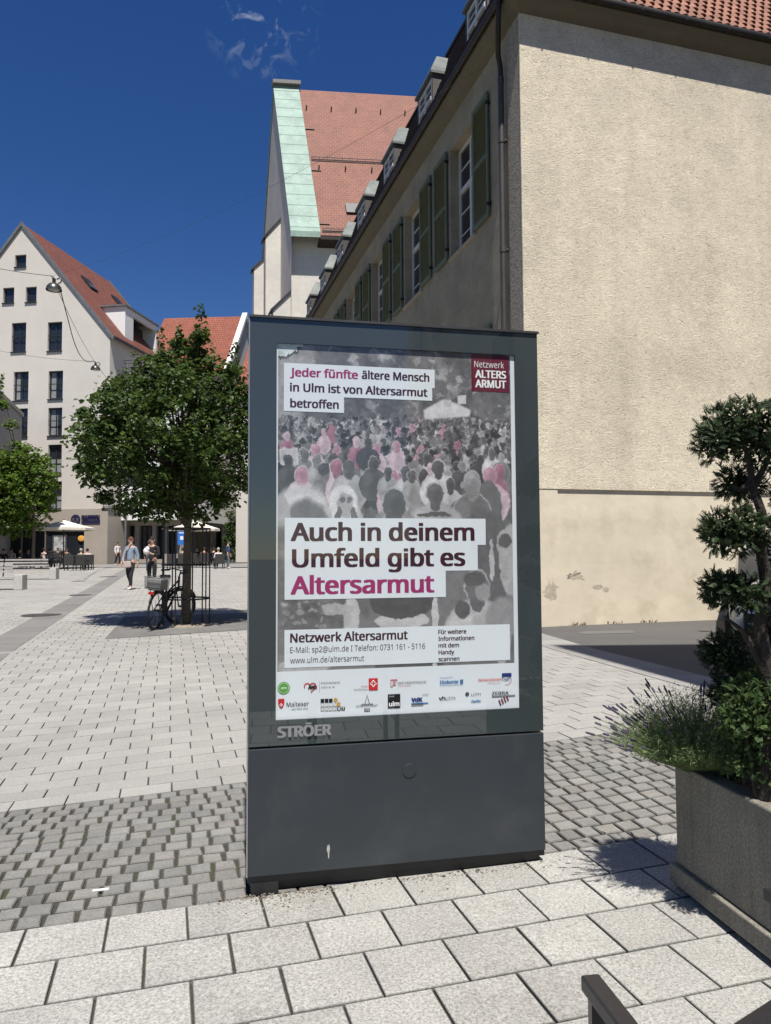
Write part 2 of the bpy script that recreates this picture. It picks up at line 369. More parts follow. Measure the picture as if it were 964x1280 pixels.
def colC(rg, x, y): k = rg.uniform(.84, 1.10) * (.8 if rg.random() < .06 else 1); t = rg.uniform(-.01, .012); return ((.212 + t * .4) * k, .206 * k, (.188 - t * .3) * k)
def colB(rg, x, y): k = rg.uniform(.90, 1.07); return (.315 * k, .305 * k, .278 * k)
def colF(rg, x, y): k = rg.uniform(.92, 1.06); return (.330 * k, .318 * k, .29 * k)
B1, B2 = 3.44, 5.20
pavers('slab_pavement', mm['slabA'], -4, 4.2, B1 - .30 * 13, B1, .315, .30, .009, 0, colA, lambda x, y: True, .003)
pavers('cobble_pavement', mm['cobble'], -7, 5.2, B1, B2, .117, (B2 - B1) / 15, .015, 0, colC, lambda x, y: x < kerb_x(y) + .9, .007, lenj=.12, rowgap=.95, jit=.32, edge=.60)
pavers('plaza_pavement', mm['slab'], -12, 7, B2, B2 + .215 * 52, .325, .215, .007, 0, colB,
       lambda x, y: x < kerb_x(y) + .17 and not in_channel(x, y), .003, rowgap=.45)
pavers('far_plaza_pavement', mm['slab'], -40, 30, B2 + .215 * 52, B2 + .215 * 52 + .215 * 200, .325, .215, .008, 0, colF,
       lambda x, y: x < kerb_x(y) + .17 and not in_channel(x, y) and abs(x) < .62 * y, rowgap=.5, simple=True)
# road beside the yellow house, with a flat strip of slabs along it
b = MB(); N = 40
ky = [-6 + i * 21.5 / N for i in range(N + 1)]
for y0, y1 in zip(ky, ky[1:]):
    xa0, xa1 = kerb_x(y0) + .63, kerb_x(y1) + .63
    cols = 8
    for i in range(cols):
        t0, t1 = i / cols, (i + 1) / cols
        P = [(xa0 + (14 - xa0) * t0, y0), (xa0 + (14 - xa0) * t1, y0), (xa1 + (14 - xa1) * t1, y1), (xa1 + (14 - xa1) * t0, y1)]
        b.add([(x, y, zg(x, y) - .001) for x, y in P], [[0, 1, 2, 3]])
struct(b.build('road', mm['asphalt'], smooth=True))
b = MB(); y = -2.0; rg = random.Random(5)
while y < 15.6:
    y1 = y + .5; k = rg.uniform(.9, 1.08)
    P = [(kerb_x(y + .004), y + .004), (kerb_x(y + .004) + .62, y + .004), (kerb_x(y1 - .004) + .62, y1 - .004), (kerb_x(y1 - .004), y1 - .004)]
    b.add([(x, q, zg(x, q) + .007) for x, q in P] + [(x, q, zg(x, q) - .012) for x, q in P], [[0, 1, 2, 3]] + [[4 + i, 4 + (i + 1) % 4, (i + 1) % 4, i] for i in range(4)], 0, (.26 * k, .25 * k, .235 * k))
    y = y1
struct(b.build('kerb_strip', mm['channel']))
# paler repair patch in the asphalt near the wall
b = MB(); P = [(3.35, 12.75), (4.25, 12.9), (4.3, 13.25), (3.5, 13.2), (3.25, 12.98)]
b.poly([(x, y, zg(x, y) + .003) for x, y in P]); struct(b.build('patched_road', mat('pale_asphalt_patch', (.125, .12, .113), .9, noise=(90, .25))))
# drain strip
b = MB(); s = -14.; rg = random.Random(3)
while s < 40:
    k = rg.uniform(.9, 1.08)
    p = [CH0 + CHD * (s + .005) + CHN * .0, CH0 + CHD * (s + .005) + CHN * .60, CH0 + CHD * (s + .795) + CHN * .60, CH0 + CHD * (s + .795) + CHN * .0]
    b.add([(q.x, q.y, zg(q.x, q.y) + .005) for q in p], [[0, 1, 2, 3]], 0, (.175 * k, .17 * k, .16 * k)); s += .8
struct(b.build('drain_path', mm['channel']))
# gravel bed under the street tree
b = MB(); n = 10
for i in range(n):
    for j in range(n):
        def q(u, v):
            p = (PIT[0] * (1 - u) + PIT[1] * u) * (1 - v) + (PIT[3] * (1 - u) + PIT[2] * u) * v; return (p.x, p.y, zg(p.x, p.y) + .006)
        b.add([q(i / n, j / n), q((i + 1) / n, j / n), q((i + 1) / n, (j + 1) / n), q(i / n, (j + 1) / n)], [[0, 1, 2, 3]])
struct(b.build('tree_pit_ground', mm['gravel']))
# service road in front of the far houses
b = MB()
for (x0, x1) in ((-60, -20), (-20, 6)):
    b.add([(x0, 50 - .17 * (x0 + 20), zg(x0, 51) + .004), (x1, 50 - .17 * (x1 + 20), zg(x1, 51) + .004), (x1, 58 - .17 * (x1 + 20), zg(x1, 58) + .006), (x0, 58 - .17 * (x0 + 20), zg(x0, 58) + .006)], [[0, 1, 2, 3]])
struct(b.build('far_road', mat('grey_paving', (.20, .195, .185), .9, noise=(3, .12))))
# manhole covers and a small piece of litter
def manhole(px, py, r, label):
    p = G(px, py); t = MB(); t.lathe([(r, .0), (r, .010), (r - .03, .011), (r - .03, .0085), (.001, .009)], 32)
    for k in range(-4, 5): 
        wd = math.sqrt(max(0, (r - .06) ** 2 - (k * r * .2) ** 2)); t.box(-wd, wd, k * r * .2 - .015, k * r * .2 + .015,   .005, .0115)
    tag(t.build('manhole_cover', mm['iron'], loc=(p.x, p.y, zg(p.x, p.y))), label, 'manhole cover', 'round manhole covers')
manhole(52, 769, .42, 'large dark round manhole cover in the paving left of the drain strip, nearest the camera')
manhole(101, 744, .33, 'small dark round manhole cover lying within the grey drain strip')
manhole(136, 721, .42, 'faint round manhole cover far along the drain strip behind the walking woman')
p = G(126, 1113); t = MB(); t.box(-.035, .035, -.008, .008, 0, .004, M=Matrix.Rotation(R(16), 4, 'Z'))
tag(t.build('paper_scrap', mm['white'], loc=(p.x, p.y, zg(p.x, p.y) + .001)), 'small white paper scrap lying on the grey cobbles', 'litter')
# ================================================================== ADVERTISING DISPLAY
_font_cache = {}
FONT = None
try: FONT = bpy.data.fonts.load(bpy.utils.resource_path('LOCAL') + '/datafiles/fonts/NotoSansHebrew-Regular.woff2')      # ships with Blender, has the Latin letters too
except Exception: FONT = None
def text_geo(s):
    """flat outline of a line of text, as vertices (x, z) and faces, with its bounding box"""
    if s in _font_cache: return _font_cache[s]
    cu = bpy.data.curves.new('t', 'FONT'); cu.body = s; cu.size = 1; cu.resolution_u = 5; cu.fill_mode = 'FRONT'
    if FONT: cu.font = FONT
    o = bpy.data.objects.new('t', cu); COL.objects.link(o)
    dg = bpy.context.evaluated_depsgraph_get(); me = bpy.data.meshes.new_from_object(o.evaluated_get(dg))
    v = [(q.co.x, q.co.y) for q in me.vertices]; f = [list(p.vertices) for p in me.polygons]
    bpy.data.objects.remove(o); bpy.data.curves.remove(cu); bpy.data.meshes.remove(me)
    _font_cache[s] = (v, f, min(q[0] for q in v), max(q[0] for q in v), max(q[1] for q in v)); return _font_cache[s]
CAP = text_geo('H')[4]
def put_text(b, s, u0, u1, z, cap, y, c, bold=0.0, m=0):
    """a line of lettering fitted between u0 and u1; bold thickens the strokes (in letter heights) by laying shifted copies"""
    v, f, x0, x1, _ = text_geo(s); e = max(bold, 0) * 1.15; kx = (u1 - u0) / (x1 - x0 + 2 * e * .8); kz = cap / CAP
    offs = [(0, 0)] if e <= 0 else [(dx * e, dz * e * .7) for dx, dz in ((-1, -1), (1, -1), (1, 1), (-1, 1), (0, 0))]
    for i, (dx, dz) in enumerate(offs):
        b.add([(u0 + (x - x0 + dx + e * .8) * kx, y - i * .00003, z + (q + dz * .5) * kz) for x, q in v], f, m, c)

PD = .20; PW, PT, PB, PDR = 1.408, 2.590, .075, .636
root = thing('advertising_display', 'tall anthracite poster display standing on the paving with a crowd poster behind glass', 'poster display', (PANEL_O.x, PANEL_O.y, zg(.0, 3.5) + .0), PANEL_R)
pz = -root.location.z
U0, U1, Z0, Z1 = .121, 1.290, .752, 2.478
b = MB(); f0, f1 = 0.0, .008
for (x0, x1, z0, z1) in ((0, U0, PDR + .004, PT), (U1, PW, PDR + .004, PT), (U0, U1, Z1, PT), (U0, U1, PDR + .004, Z0)):
    b.box(x0 + (.0 if x0 == 0 else 0), x1, f0, f1, z0, z1)
b.build('upper_frame', mm['anthg'], root)
b = MB(); b.box(0, PW, f1 + .0155, PD, PDR + .004, PT)
b.box(0, .006, f1, f1 + .0155, PDR + .004, PT); b.box(PW - .006, PW, f1, f1 + .0155, PDR + .004, PT); b.box(.006, PW - .006, f1, f1 + .0155, PT - .012, PT)
b.build('housing', mm['anth'], root)
b = MB(); b.box(-.006, PW + .006, -.010, PD + .006, PT, PT + .011); b.build('top_cap', mm['darkgrey'], root)
b = MB(); b.box(-.007, -.001, -.004, .012, PB, PT); b.build('edge_profile', mm['steel'], root)
# glass pane over the whole upper half
gm = bpy.data.materials.new('display_glass'); gm.use_nodes = True; n = gm.node_tree; n.nodes.remove(n.nodes['Principled BSDF'])
tr = n.nodes.new('ShaderNodeBsdfTransparent'); tr.inputs[0].default_value = (.97, .985, .98, 1); gl = n.nodes.new('ShaderNodeBsdfGlossy'); gl.inputs['Roughness'].default_value = .0
lw = n.nodes.new('ShaderNodeLayerWeight'); lw.inputs['Blend'].default_value = .5
p5 = n.nodes.new('ShaderNodeMath'); p5.operation = 'POWER'; p5.inputs[1].default_value = 5; fr = n.nodes.new('ShaderNodeMapRange'); fr.inputs[3].default_value = .075; fr.inputs[4].default_value = 1
n.links.new(lw.outputs['Facing'], p5.inputs[0]); n.links.new(p5.outputs[0], fr.inputs[0]); mxs = n.nodes.new('ShaderNodeMixShader')
n.links.new(fr.outputs[0], mxs.inputs[0]); n.links.new(tr.outputs[0], mxs.inputs[1]); n.links.new(gl.outputs[0], mxs.inputs[2]); n.links.new(mxs.outputs[0], n.nodes['Material Output'].inputs[0])
b = MB(); b.quad((.004, -.006, PDR + .008), (PW - .004, -.006, PDR + .008), (PW - .004, -.006, PT - .004), (.004, -.006, PT - .004)); b.build('glass_pane', gm, root)
# lower door, lock, base
b = MB(); b.box(0, PW, -.003, PD, PB, PDR - .006); door = b.build('service_door', mm['anth'], root, bevel=.003)
b = MB(); Mx = Matrix.Translation((.737, -.003, .493)) @ Matrix.Rotation(R(90), 4, 'X')
b.lathe([(.033, 0), (.033, .003), (.030, .0045), (.001, .0045)], 32, Mx); b.box(.7345, .7395, -.0085, -.007, .505, .515); lk = b.build('lock_cover', mm['anth'], door)
b = MB(); sc = random.Random(4)
pts = [(.353, .185), (.362, .190), (.366, .172), (.362, .150), (.361, .128), (.357, .128), (.356, .150), (.350, .165)]
b.poly([(x, -.0042, z) for x, z in pts][::-1]); b.build('white_smear', mat('dried_smear', (.36, .36, .35), .8, noise=(90, .3)), door)
b = MB(); b.box(.03, PW - .02, .035, PD - .01, .0, PB); b.box(.0, PW, .012, PD - .004, PB - .03, PB - .001); b.build('base_skirt', mm['black'], root)
for x in (.015, PW - .14):
    b = MB(); b.box(x, x + .12, .006 + (.05 if x > .5 else 0), PD, -.03, PB - .031); b.build('foot', mm['black'], root)
# maker's name in grey letters on the frame
b = MB(); put_text(b, 'STRÖER', .129, .372, .679, .046, -.0075, (.20, .205, .21), .045); b.build('lettering', mat('grey_lettering', attr=True, rough=.6), root)

# ---- the poster: a printed crowd photograph in greys and pink
NX, NZ = 330, 488
img = np.zeros((NZ, NX, 3)); rs = np.random.RandomState(11)
SS, TT = np.meshgrid((np.arange(NX) + .5) / NX, (np.arange(NZ) + .5) / NZ)       # s to the right, t downwards
def blur(a, k):
    if k < .6: return a
    r = int(k * 2.5) + 1; g = np.exp(-.5 * (np.arange(-r, r + 1) / k) ** 2); g /= g.sum()
    p = np.pad(a, ((r, r), (r, r)), mode='edge'); p = sum(g[i] * p[i:i + a.shape[0]] for i in range(2 * r + 1))
    return sum(g[i] * p[:, i:i + a.shape[1]] for i in range(2 * r + 1))
def nz2(scale, seed=0):
    q = np.random.RandomState(seed); out = 0
    for o in range(4):
        k = max(2, int(scale * 2 ** o)); a = q.rand(k + 2, int(k * .7) + 2)
        yi = TT * k; xi = SS * (int(k * .7)); y0 = yi.astype(int); x0 = xi.astype(int); fy, fx = yi - y0, xi - x0
        fy, fx = fy * fy * (3 - 2 * fy), fx * fx * (3 - 2 * fx)
        out = out + (a[y0, x0] * (1 - fx) * (1 - fy) + a[y0, x0 + 1] * fx * (1 - fy) + a[y0 + 1, x0] * (1 - fx) * fy + a[y0 + 1, x0 + 1] * fx * fy) * .5 ** o
    return out / 1.875
def pp(px, py):      # photo pixel -> poster fraction
    q = onplane(px, py, PANEL_O, (-math.sin(PANEL_R), math.cos(PANEL_R), 0)); d = q - PANEL_O
    u = d.x * math.cos(PANEL_R) + d.y * math.sin(PANEL_R); return (u - U0) / (U1 - U0), (Z1 - q.z) / (Z1 - Z0)
AR = (U1 - U0) / (Z1 - Z0)
PXS = 1 / 298.0
def paint(mask, c): img[:] = img * (1 - mask[..., None]) + np.array(c) * mask[..., None]
def gmask(px, py, rx, ry, soft=1.2, tilt=0):
    s, t = pp(px, py); a = (SS - s) / (rx * PXS); bb = (TT - t) / (ry * PXS * AR)
    if tilt: ct, st = math.cos(tilt), math.sin(tilt); a, bb = a * ct + bb * st, -a * st + bb * ct
    d = np.sqrt(a * a + bb * bb); k = soft / max(rx, ry)
    return np.clip((1 - d) / k + .5, 0, 1)
def pmask(pts, soft=0.8):
    q = [pp(*p) for p in pts]; ins = np.zeros(SS.shape, bool); m = len(q)
    for i in range(m):
        (x1, y1), (x2, y2) = q[i], q[(i + 1) % m]
        if y1 == y2: continue
        ins ^= ((y1 > TT) != (y2 > TT)) & (SS < (x2 - x1) * (TT - y1) / (y2 - y1) + x1)
    return blur(ins.astype(float), soft * NX / 298)
g_ = lambda v: (v, v * .985, v * .995)
PINK, DPINK, LPINK = (.70, .54, .60), (.60, .42, .48), (.78, .69, .73)
img[:] = np.array(g_(.40)) * (1 + .30 * (nz2(9, 3) - .5))[..., None]
tree = nz2(40, 5); paint(np.clip((tree - .58) * 8, 0, 1) * np.clip((.26 - TT) * 9, 0, 1), g_(.62))
paint(np.clip((nz2(26, 8) - .5) * 5, 0, 1) * np.clip((.3 - TT) * 9, 0, 1) * .8, g_(.29))
paint(pmask([(346, 428), (394, 430), (392, 470), (378, 520), (346, 530)], 2), g_(.60))
paint(pmask([(347, 427), (379, 429), (366, 441), (347, 447)], .6), (.80, .84, .83))
paint(pmask([(347, 445), (366, 440), (379, 429), (381, 430), (368, 443), (347, 449)], .4), g_(.30))
for i in range(14):
    x = rs.uniform(575, 640); paint(pmask([(x, rs.uniform(520, 535)), (x + 1.6, 525), (x + 1.8, rs.uniform(545, 575)), (x, 560)], .5) * .7, g_(rs.uniform(.6, .85)))
def person_p(x, y, r, head, body, rim=.8, soft=1.0, sh=1.0, hair=None):
    """head of radius r centred on x,y and shoulders under it, lit from behind"""
    rc = None if not rim else (rim if isinstance(rim, tuple) else g_(rim)); tl = rs.uniform(-.25, .25); hw = rs.uniform(.80, .95)
    if rc: paint(gmask(x - r * .05, y - r * .10, r * hw * 1.12, r * 1.26, soft) * .75, rc)
    if rc: paint(gmask(x, y + r * 3.75, r * 2.15 * sh, r * 2.9, soft * 1.3, tl * .4) * .65, rc)
    paint(gmask(x, y + r * 3.9, r * 2.1 * sh, r * 2.85, soft * 1.3, tl * .4), body)
    paint(gmask(x + r * .5, y + r * 4.4, r * 1.2 * sh, r * 2.0, r * .9) * .35, tuple(c * .72 for c in body))
    paint(gmask(x - r * .9 * sh, y + r * 2.9, r * .7 * sh, r * 1.3, r * .5) * .35, tuple(min(1, c * 1.25) for c in body))
    paint(gmask(x, y + r * 1.0, r * .62, r * .8, soft), tuple(c * .92 for c in head))
    paint(gmask(x, y, r * hw, r * 1.16, soft, tl), head)
    paint(gmask(x + r * .25, y + r * .25, r * .55 * hw, r * .7, r * .5) * .45, tuple(c * .75 for c in head))
    if hair: paint(gmask(x, y - r * .45, r * hw * 1.02, r * .80, soft, tl), hair)
    if r > 5: paint(gmask(x - r * .35, y - r * .75, r * .5, r * .3, r * .4) * .4, tuple(min(1, c * 1.3) for c in (hair or head)))
def warp(k, amp, s1):
    ax_ = (nz2(k, s1) - .5) * amp; ay_ = (nz2(k, s1 + 1) - .5) * amp
    xi = np.clip(np.arange(NX)[None, :] + ax_, 0, NX - 1).round().astype(int); yi = np.clip(np.arange(NZ)[:, None] + ay_, 0, NZ - 1).round().astype(int)
    img[:] = img[yi, xi]
rows = [(524, 2.2, 60), (532, 2.8, 58), (541, 3.4, 50), (552, 4.2, 44), (564, 5.0, 34), (576, 6.0, 26), (588, 7.0, 20)]
for y, r, n in rows:
    for i in range(n):
        x = 345 + (i + rs.rand()) * 300 / n; v = rs.choice([.26, .32, .40, .55, .70, .80], p=[.2, .22, .18, .14, .14, .12]); h = rs.choice([.24, .30, .42, .58])
        pk = rs.rand() < .03; yy = y + rs.uniform(-4, 4) + (x - 500) * .02
        if pk: person_p(x, yy, r, PINK if rs.rand() < .6 else DPINK, LPINK if rs.rand() < .5 else PINK, (.84, .74, .78), .8)
        else:
            person_p(x, yy, r, g_(h + rs.uniform(0, .12)), g_(v), rs.choice([0, 0, .62, .76]), .8, rs.uniform(.8, 1.1), g_(h * .8) if rs.rand() < .6 else None)
            if rs.rand() < .5: paint(gmask(x - r * .6, yy + r * 3, r * .9, r * 1.6, 1.) * .5, g_(min(.9, v + rs.uniform(-.18, .25))))
warp(90, 9, 41)
img *= (1 + .30 * (nz2(75, 45) - .5))[..., None]
# figures one can single out
paint(pmask([(408, 545), (412, 530), (419, 532), (420, 553), (410, 553)], .6), DPINK)
for x, y, r, h, bd in ((359, 545, 4, LPINK, DPINK), (405, 540, 4, LPINK, LPINK), (395, 562, 6, PINK, LPINK), (446, 552, 5, LPINK, DPINK), (472, 560, 5, PINK, LPINK), (497, 557, 5, PINK, LPINK)): person_p(x, y, r, h, bd, (.86, .76, .8), .8)
person_p(461, 553, 5.5, g_(.30), g_(.28), 0, .8, 1.3); person_p(381, 567, 6, g_(.42), g_(.5), .82, .8); person_p(397, 575, 6, g_(.5), g_(.62), .82, .8)
paint(pmask([(351, 560), (374, 559), (373, 580), (351, 580)], .6), g_(.80)); paint(pmask([(353, 562), (372, 561), (371, 578), (353, 578)], .6), g_(.70))
person_p(361, 575, 6, g_(.30), g_(.32), 0, .9, 1.1)
person_p(378, 594, 9, PINK, LPINK, (.88, .80, .84), 1.0, 1.1)
person_p(406, 590, 9, g_(.50), g_(.48), .6, 1.0, 1.1, g_(.30))
person_p(422, 584, 8, DPINK, (.80, .72, .75), (.86, .74, .8), .9, .8)
person_p(437, 585, 8, g_(.42), g_(.66), .75, .9, 1.3, g_(.34)); paint(gmask(438, 593, 5, 4, 1), g_(.32))
person_p(468, 579, 7, g_(.32), g_(.34), .75, .9, 1.2)
person_p(492, 596, 8, PINK, LPINK, (.88, .78, .82), 1., 1.2)
person_p(486, 590, 6, g_(.32), g_(.6), .8, 1.); person_p(508, 590, 7, g_(.34), g_(.72), .75, 1.)
person_p(531, 596, 8, g_(.30), g_(.55), .7, 1., 1.3); person_p(516, 594, 6, g_(.36), g_(.6), .8, 1.)
person_p(540, 585, 6, LPINK, LPINK, 0, .8, .7); person_p(549, 585, 8, g_(.34), g_(.82), .78, .9, 1.35)
person_p(579, 582, 5, g_(.55), g_(.30), .8, .9, 1.5); person_p(601, 574, 5, g_(.28), g_(.27), .6, .9, 1.4); person_p(616, 566, 5, g_(.4), g_(.78), .8, .9, 1.2); person_p(628, 572, 5, g_(.6), g_(.5), .85, .9, 1.2)
person_p(564, 606, 7, g_(.32), g_(.7), .82, 1., 1.3)
person_p(626, 590, 8, DPINK, DPINK, (.8, .6, .68), 1., .7); person_p(614, 595, 9, PINK, LPINK, (.85, .72, .78), 1., 1.35)
paint(gmask(592, 668, 38, 50, 2.5), g_(.40)); paint(gmask(612, 640, 18, 40, 2.5, -.5), g_(.40)); person_p(592, 604, 12.5, g_(.58), g_(.42), .78, 1.2, 1.0); paint(gmask(588, 614, 9, 8, 2) * .5, g_(.44)); paint(gmask(580, 606, 3, 4, 1.2), g_(.6))
person_p(545, 618, 11.5, g_(.38), g_(.66), .62, 1.2, 1.6); paint(gmask(545, 642, 14, 2.5, 1.5), g_(.34)); paint(gmask(532, 644, 10, 2, 1.5, .6), g_(.34)); paint(gmask(557, 644, 8, 2, 1.5, -.6), g_(.36))
paint(gmask(494, 662, 28, 28, 3) * .8, g_(.52)); person_p(494, 630, 16, g_(.34), g_(.50), .68, 1.8, 1.0)
paint(gmask(430, 660, 26, 34, 2.5), g_(.72)); paint(gmask(430, 630, 17, 24, 2.2), g_(.84)); paint(gmask(432, 632, 10.5, 15, 1.6), g_(.66))
for x in (428, 437): paint(gmask(x, 625, 3.4, 3.4, 1), g_(.42))
paint(gmask(424, 646, 4, 12, 1.5), g_(.40)); paint(gmask(443, 646, 3.5, 12, 1.5), g_(.42))
paint(gmask(378, 636, 32, 28, 9), g_(.80)); paint(gmask(383, 668, 30, 42, 7), g_(.44)); paint(gmask(352, 650, 10, 30, 6), g_(.66))
# under and beside the big headline: torsos out of focus
low = np.clip((TT - pp(480, 655)[1]) * 40, 0, 1); base = img.copy(); img[:] = img
paint(low * .92, g_(.46)); paint(low * np.clip((nz2(7, 21) - .5) * 4, 0, 1) * .5, g_(.62)); paint(low * np.clip((.47 - nz2(9, 22)) * 5, 0, 1) * .6, g_(.30))
paint(gmask(618, 700, 22, 60, 2.5), g_(.37)); paint(gmask(641, 700, 17, 45, 3), g_(.66)); paint(gmask(630, 678, 8, 16, 2), g_(.66)); paint(gmask(633, 676, 9, 9, 1.5), g_(.34)); paint(gmask(616, 700, 3, 26, 1.5, -.1), g_(.70))
person_p(598, 734, 17, g_(.42), g_(.70), .74, 1.6, 1.2); paint(gmask(604, 740, 10, 12, 2.5), g_(.58)); paint(gmask(579, 762, 9, 11, 2), g_(.34)); paint(gmask(594, 724, 15, 9, 3), g_(.34))
paint(gmask(628, 775, 20, 28, 6), g_(.56))
paint(gmask(504, 752, 40, 22, 2.5), g_(.29)); paint(gmask(504, 776, 34, 10, 2), g_(.74)); paint(gmask(504, 766, 26, 7, 2), g_(.29))
paint(gmask(545, 770, 4, 30, 1.6), g_(.76)); paint(gmask(440, 770, 10, 24, 3), g_(.72)); paint(gmask(415, 762, 28, 7, 3, -.12), g_(.66)); paint(gmask(382, 770, 22, 26, 4) * .7, g_(.36))
for k in range(40): paint(gmask(rs.uniform(350, 405), rs.uniform(750, 785), rs.uniform(1.5, 5), rs.uniform(1.5, 4), 1.5) * .5, g_(rs.choice([.3, .7])))
paint(gmask(380, 834, 30, 8, 4), g_(.68)); paint(gmask(515, 832, 45, 6, 1.5), g_(.31)); paint(gmask(590, 830, 36, 5, 2), g_(.42)); paint(gmask(545, 835, 3, 12, 1.2), g_(.78))
warp(60, 4.5, 51)
paint(pmask([(530, 512), (556, 498), (575, 505), (590, 512), (588, 520), (532, 524)], .8), g_(.80))
paint(pmask([(573, 494), (584, 493), (584, 504), (573, 505)], .4), g_(.78)); paint(pmask([(556, 500), (565, 499), (565, 508), (556, 508)], .4), g_(.72))
img *= (1 + .22 * (nz2(60, 47) - .5))[..., None]
img *= (1 + rs.normal(0, .035, (NZ, NX)))[..., None]
img = img * .88 + .062
# the white borders and caption fields of the sheet
sv, tv = SS, TT
zz = Z1 - TT * (Z1 - Z0); uu = U0 + SS * (U1 - U0)
WHITE = np.array((.83, .85, .87)); wr = (1 + .022 * (nz2(7, 31) - .5) * 2)[..., None]
white = (zz < .966) | (uu > 1.2685) | (uu < .1265)
img = np.where(white[..., None], WHITE * wr, img)
lin = np.where(img <= .04045, img / 12.92, ((np.clip(img, 0, 1) + .055) / 1.055) ** 2.4)
me = bpy.data.meshes.new('poster')
xv = U0 + np.arange(NX + 1) / NX * (U1 - U0); zv = Z1 - np.arange(NZ + 1) / NZ * (Z1 - Z0)
XX, ZZ = np.meshgrid(xv, zv); wav = .0016 * np.sin(ZZ * 9 + .5) * np.clip((XX - 1.0) * 3, 0, 1)
vv = np.stack([XX, .0125 + wav * 0 + 0 * XX, ZZ], -1).reshape(-1, 3)
idx = np.arange((NX + 1) * (NZ + 1)).reshape(NZ + 1, NX + 1)
fa = np.stack([idx[1:, :-1], idx[1:, 1:], idx[:-1, 1:], idx[:-1, :-1]], -1).reshape(-1, 4)
me.vertices.add(len(vv)); me.vertices.foreach_set('co', vv.ravel()); me.loops.add(fa.size); me.loops.foreach_set('vertex_index', fa.ravel())
me.polygons.add(len(fa)); me.polygons.foreach_set('loop_start', np.arange(len(fa)) * 4); me.polygons.foreach_set('loop_total', np.full(len(fa), 4)); me.update(calc_edges=True)
ca = me.color_attributes.new('Col', 'FLOAT_COLOR', 'CORNER'); ca.data.foreach_set('color', np.repeat(np.c_[lin.reshape(-1, 3), np.ones(len(fa))], 4, axis=0).astype(np.float32).ravel())
paper = mat('printed_paper', attr=True, rough=.55, spec=.3, bump=(6, .05, .01)); me.materials.append(paper)
poster = bpy.data.objects.new('poster', me); COL.objects.link(poster); poster.parent = root
# caption fields
capm = mat('caption_white', (.5, .5, .5), .55, attr=True, spec=.3, noise=(3, .03))
YB = .0112; wht = tuple(srgb(*(WHITE * 255)))
b = MB()
def flat(b, u0, u1, z0, z1, y, c): b.add([(u0, y, z0), (u1, y, z0), (u1, y, z1), (u0, y, z1)], [[0, 1, 2, 3]], 0, c)
flat(b, .155, .880, 2.298, 2.388, YB, wht); flat(b, .155, .867, 2.236, 2.298, YB, wht); flat(b, .155, .436, 2.162, 2.236, YB, wht)
b.build('top_caption_field', capm, poster)
b = MB(); flat(b, .160, 1.130, 1.540, 1.667, YB, wht); flat(b, .160, 1.088, 1.417, 1.540, YB, wht); flat(b, .160, .926, 1.292, 1.417, YB, wht); b.build('headline_field', capm, poster)
b = MB(); flat(b, .160, 1.247, .983, 1.155, YB, wht); b.build('contact_field', capm, poster)
MAR = srgb(98, 24, 44); DK = srgb(58, 20, 34); PK = srgb(150, 42, 98); TX = srgb(60, 40, 52)
b = MB(); flat(b, 1.067, 1.262, 2.292, 2.474, YB, MAR); b.build('maroon_logo_field', capm, poster)
ink = mat('printing_ink', attr=True, rough=.5, spec=.3); YT = .0103
b = MB()
put_text(b, 'Jeder fünfte', .183, .503, 2.327, .038, YT, PK, .026); put_text(b, 'ältere Mensch', .522, .853, 2.329, .038, YT, DK, .026); b.build('top_caption_lettering', ink, poster); b = MB()
put_text(b, 'in Ulm ist von Altersarmut', .183, .843, 2.256, .038, YT, DK, .026); b.build('top_caption_lettering', ink, poster); b = MB(); put_text(b, 'betroffen', .184, .411, 2.181, .038, YT, DK, .026)
b.build('top_caption_lettering', ink, poster)
b = MB(); put_text(b, 'Auch in deinem', .188, 1.072, 1.562, .080, YT, DK, .028); b.build('headline_lettering', ink, poster); b = MB(); put_text(b, 'Umfeld gibt es', .194, 1.024, 1.441, .080, YT, DK, .028); b.build('headline_lettering', ink, poster); b = MB(); put_text(b, 'Altersarmut', .188, .868, 1.317, .080, YT, PK, .028)
b.build('headline_lettering', ink, poster)
b = MB(); put_text(b, 'Netzwerk', 1.082, 1.236, 2.411, .031, YT, (.72, .70, .70), -.004); put_text(b, 'ALTERS', 1.086, 1.246, 2.360, .037, YT, (.8, .8, .8), .03); put_text(b, 'ARMUT', 1.086, 1.246, 2.312, .037, YT, (.8, .8, .8), .03); b.build('maroon_logo_lettering', ink, poster)
b = MB(); put_text(b, 'Netzwerk Altersarmut', .186, .737, 1.098, .040, YT, DK, .024); b.build('contact_lettering', ink, poster); b = MB(); put_text(b, 'E-Mail: sp2@ulm.de I Telefon: 0731 161 - 5116', .186, .821, 1.050, .026, YT, TX, -.002); b.build('contact_lettering', ink, poster); b = MB(); put_text(b, 'www.ulm.de/altersarmut', .186, .528, 1.003, .026, YT, TX, -.002); b.build('contact_lettering', ink, poster); b = MB()
for i, (s, u1) in enumerate((('Für weitere', 1.026), ('Informationen', 1.066), ('mit dem', .989), ('Handy', .965), ('scannen', .990))): put_text(b, s, .887, u1, 1.117 - i * .032, .0195, YT, DK, .022)
b.build('contact_lettering', ink, poster)
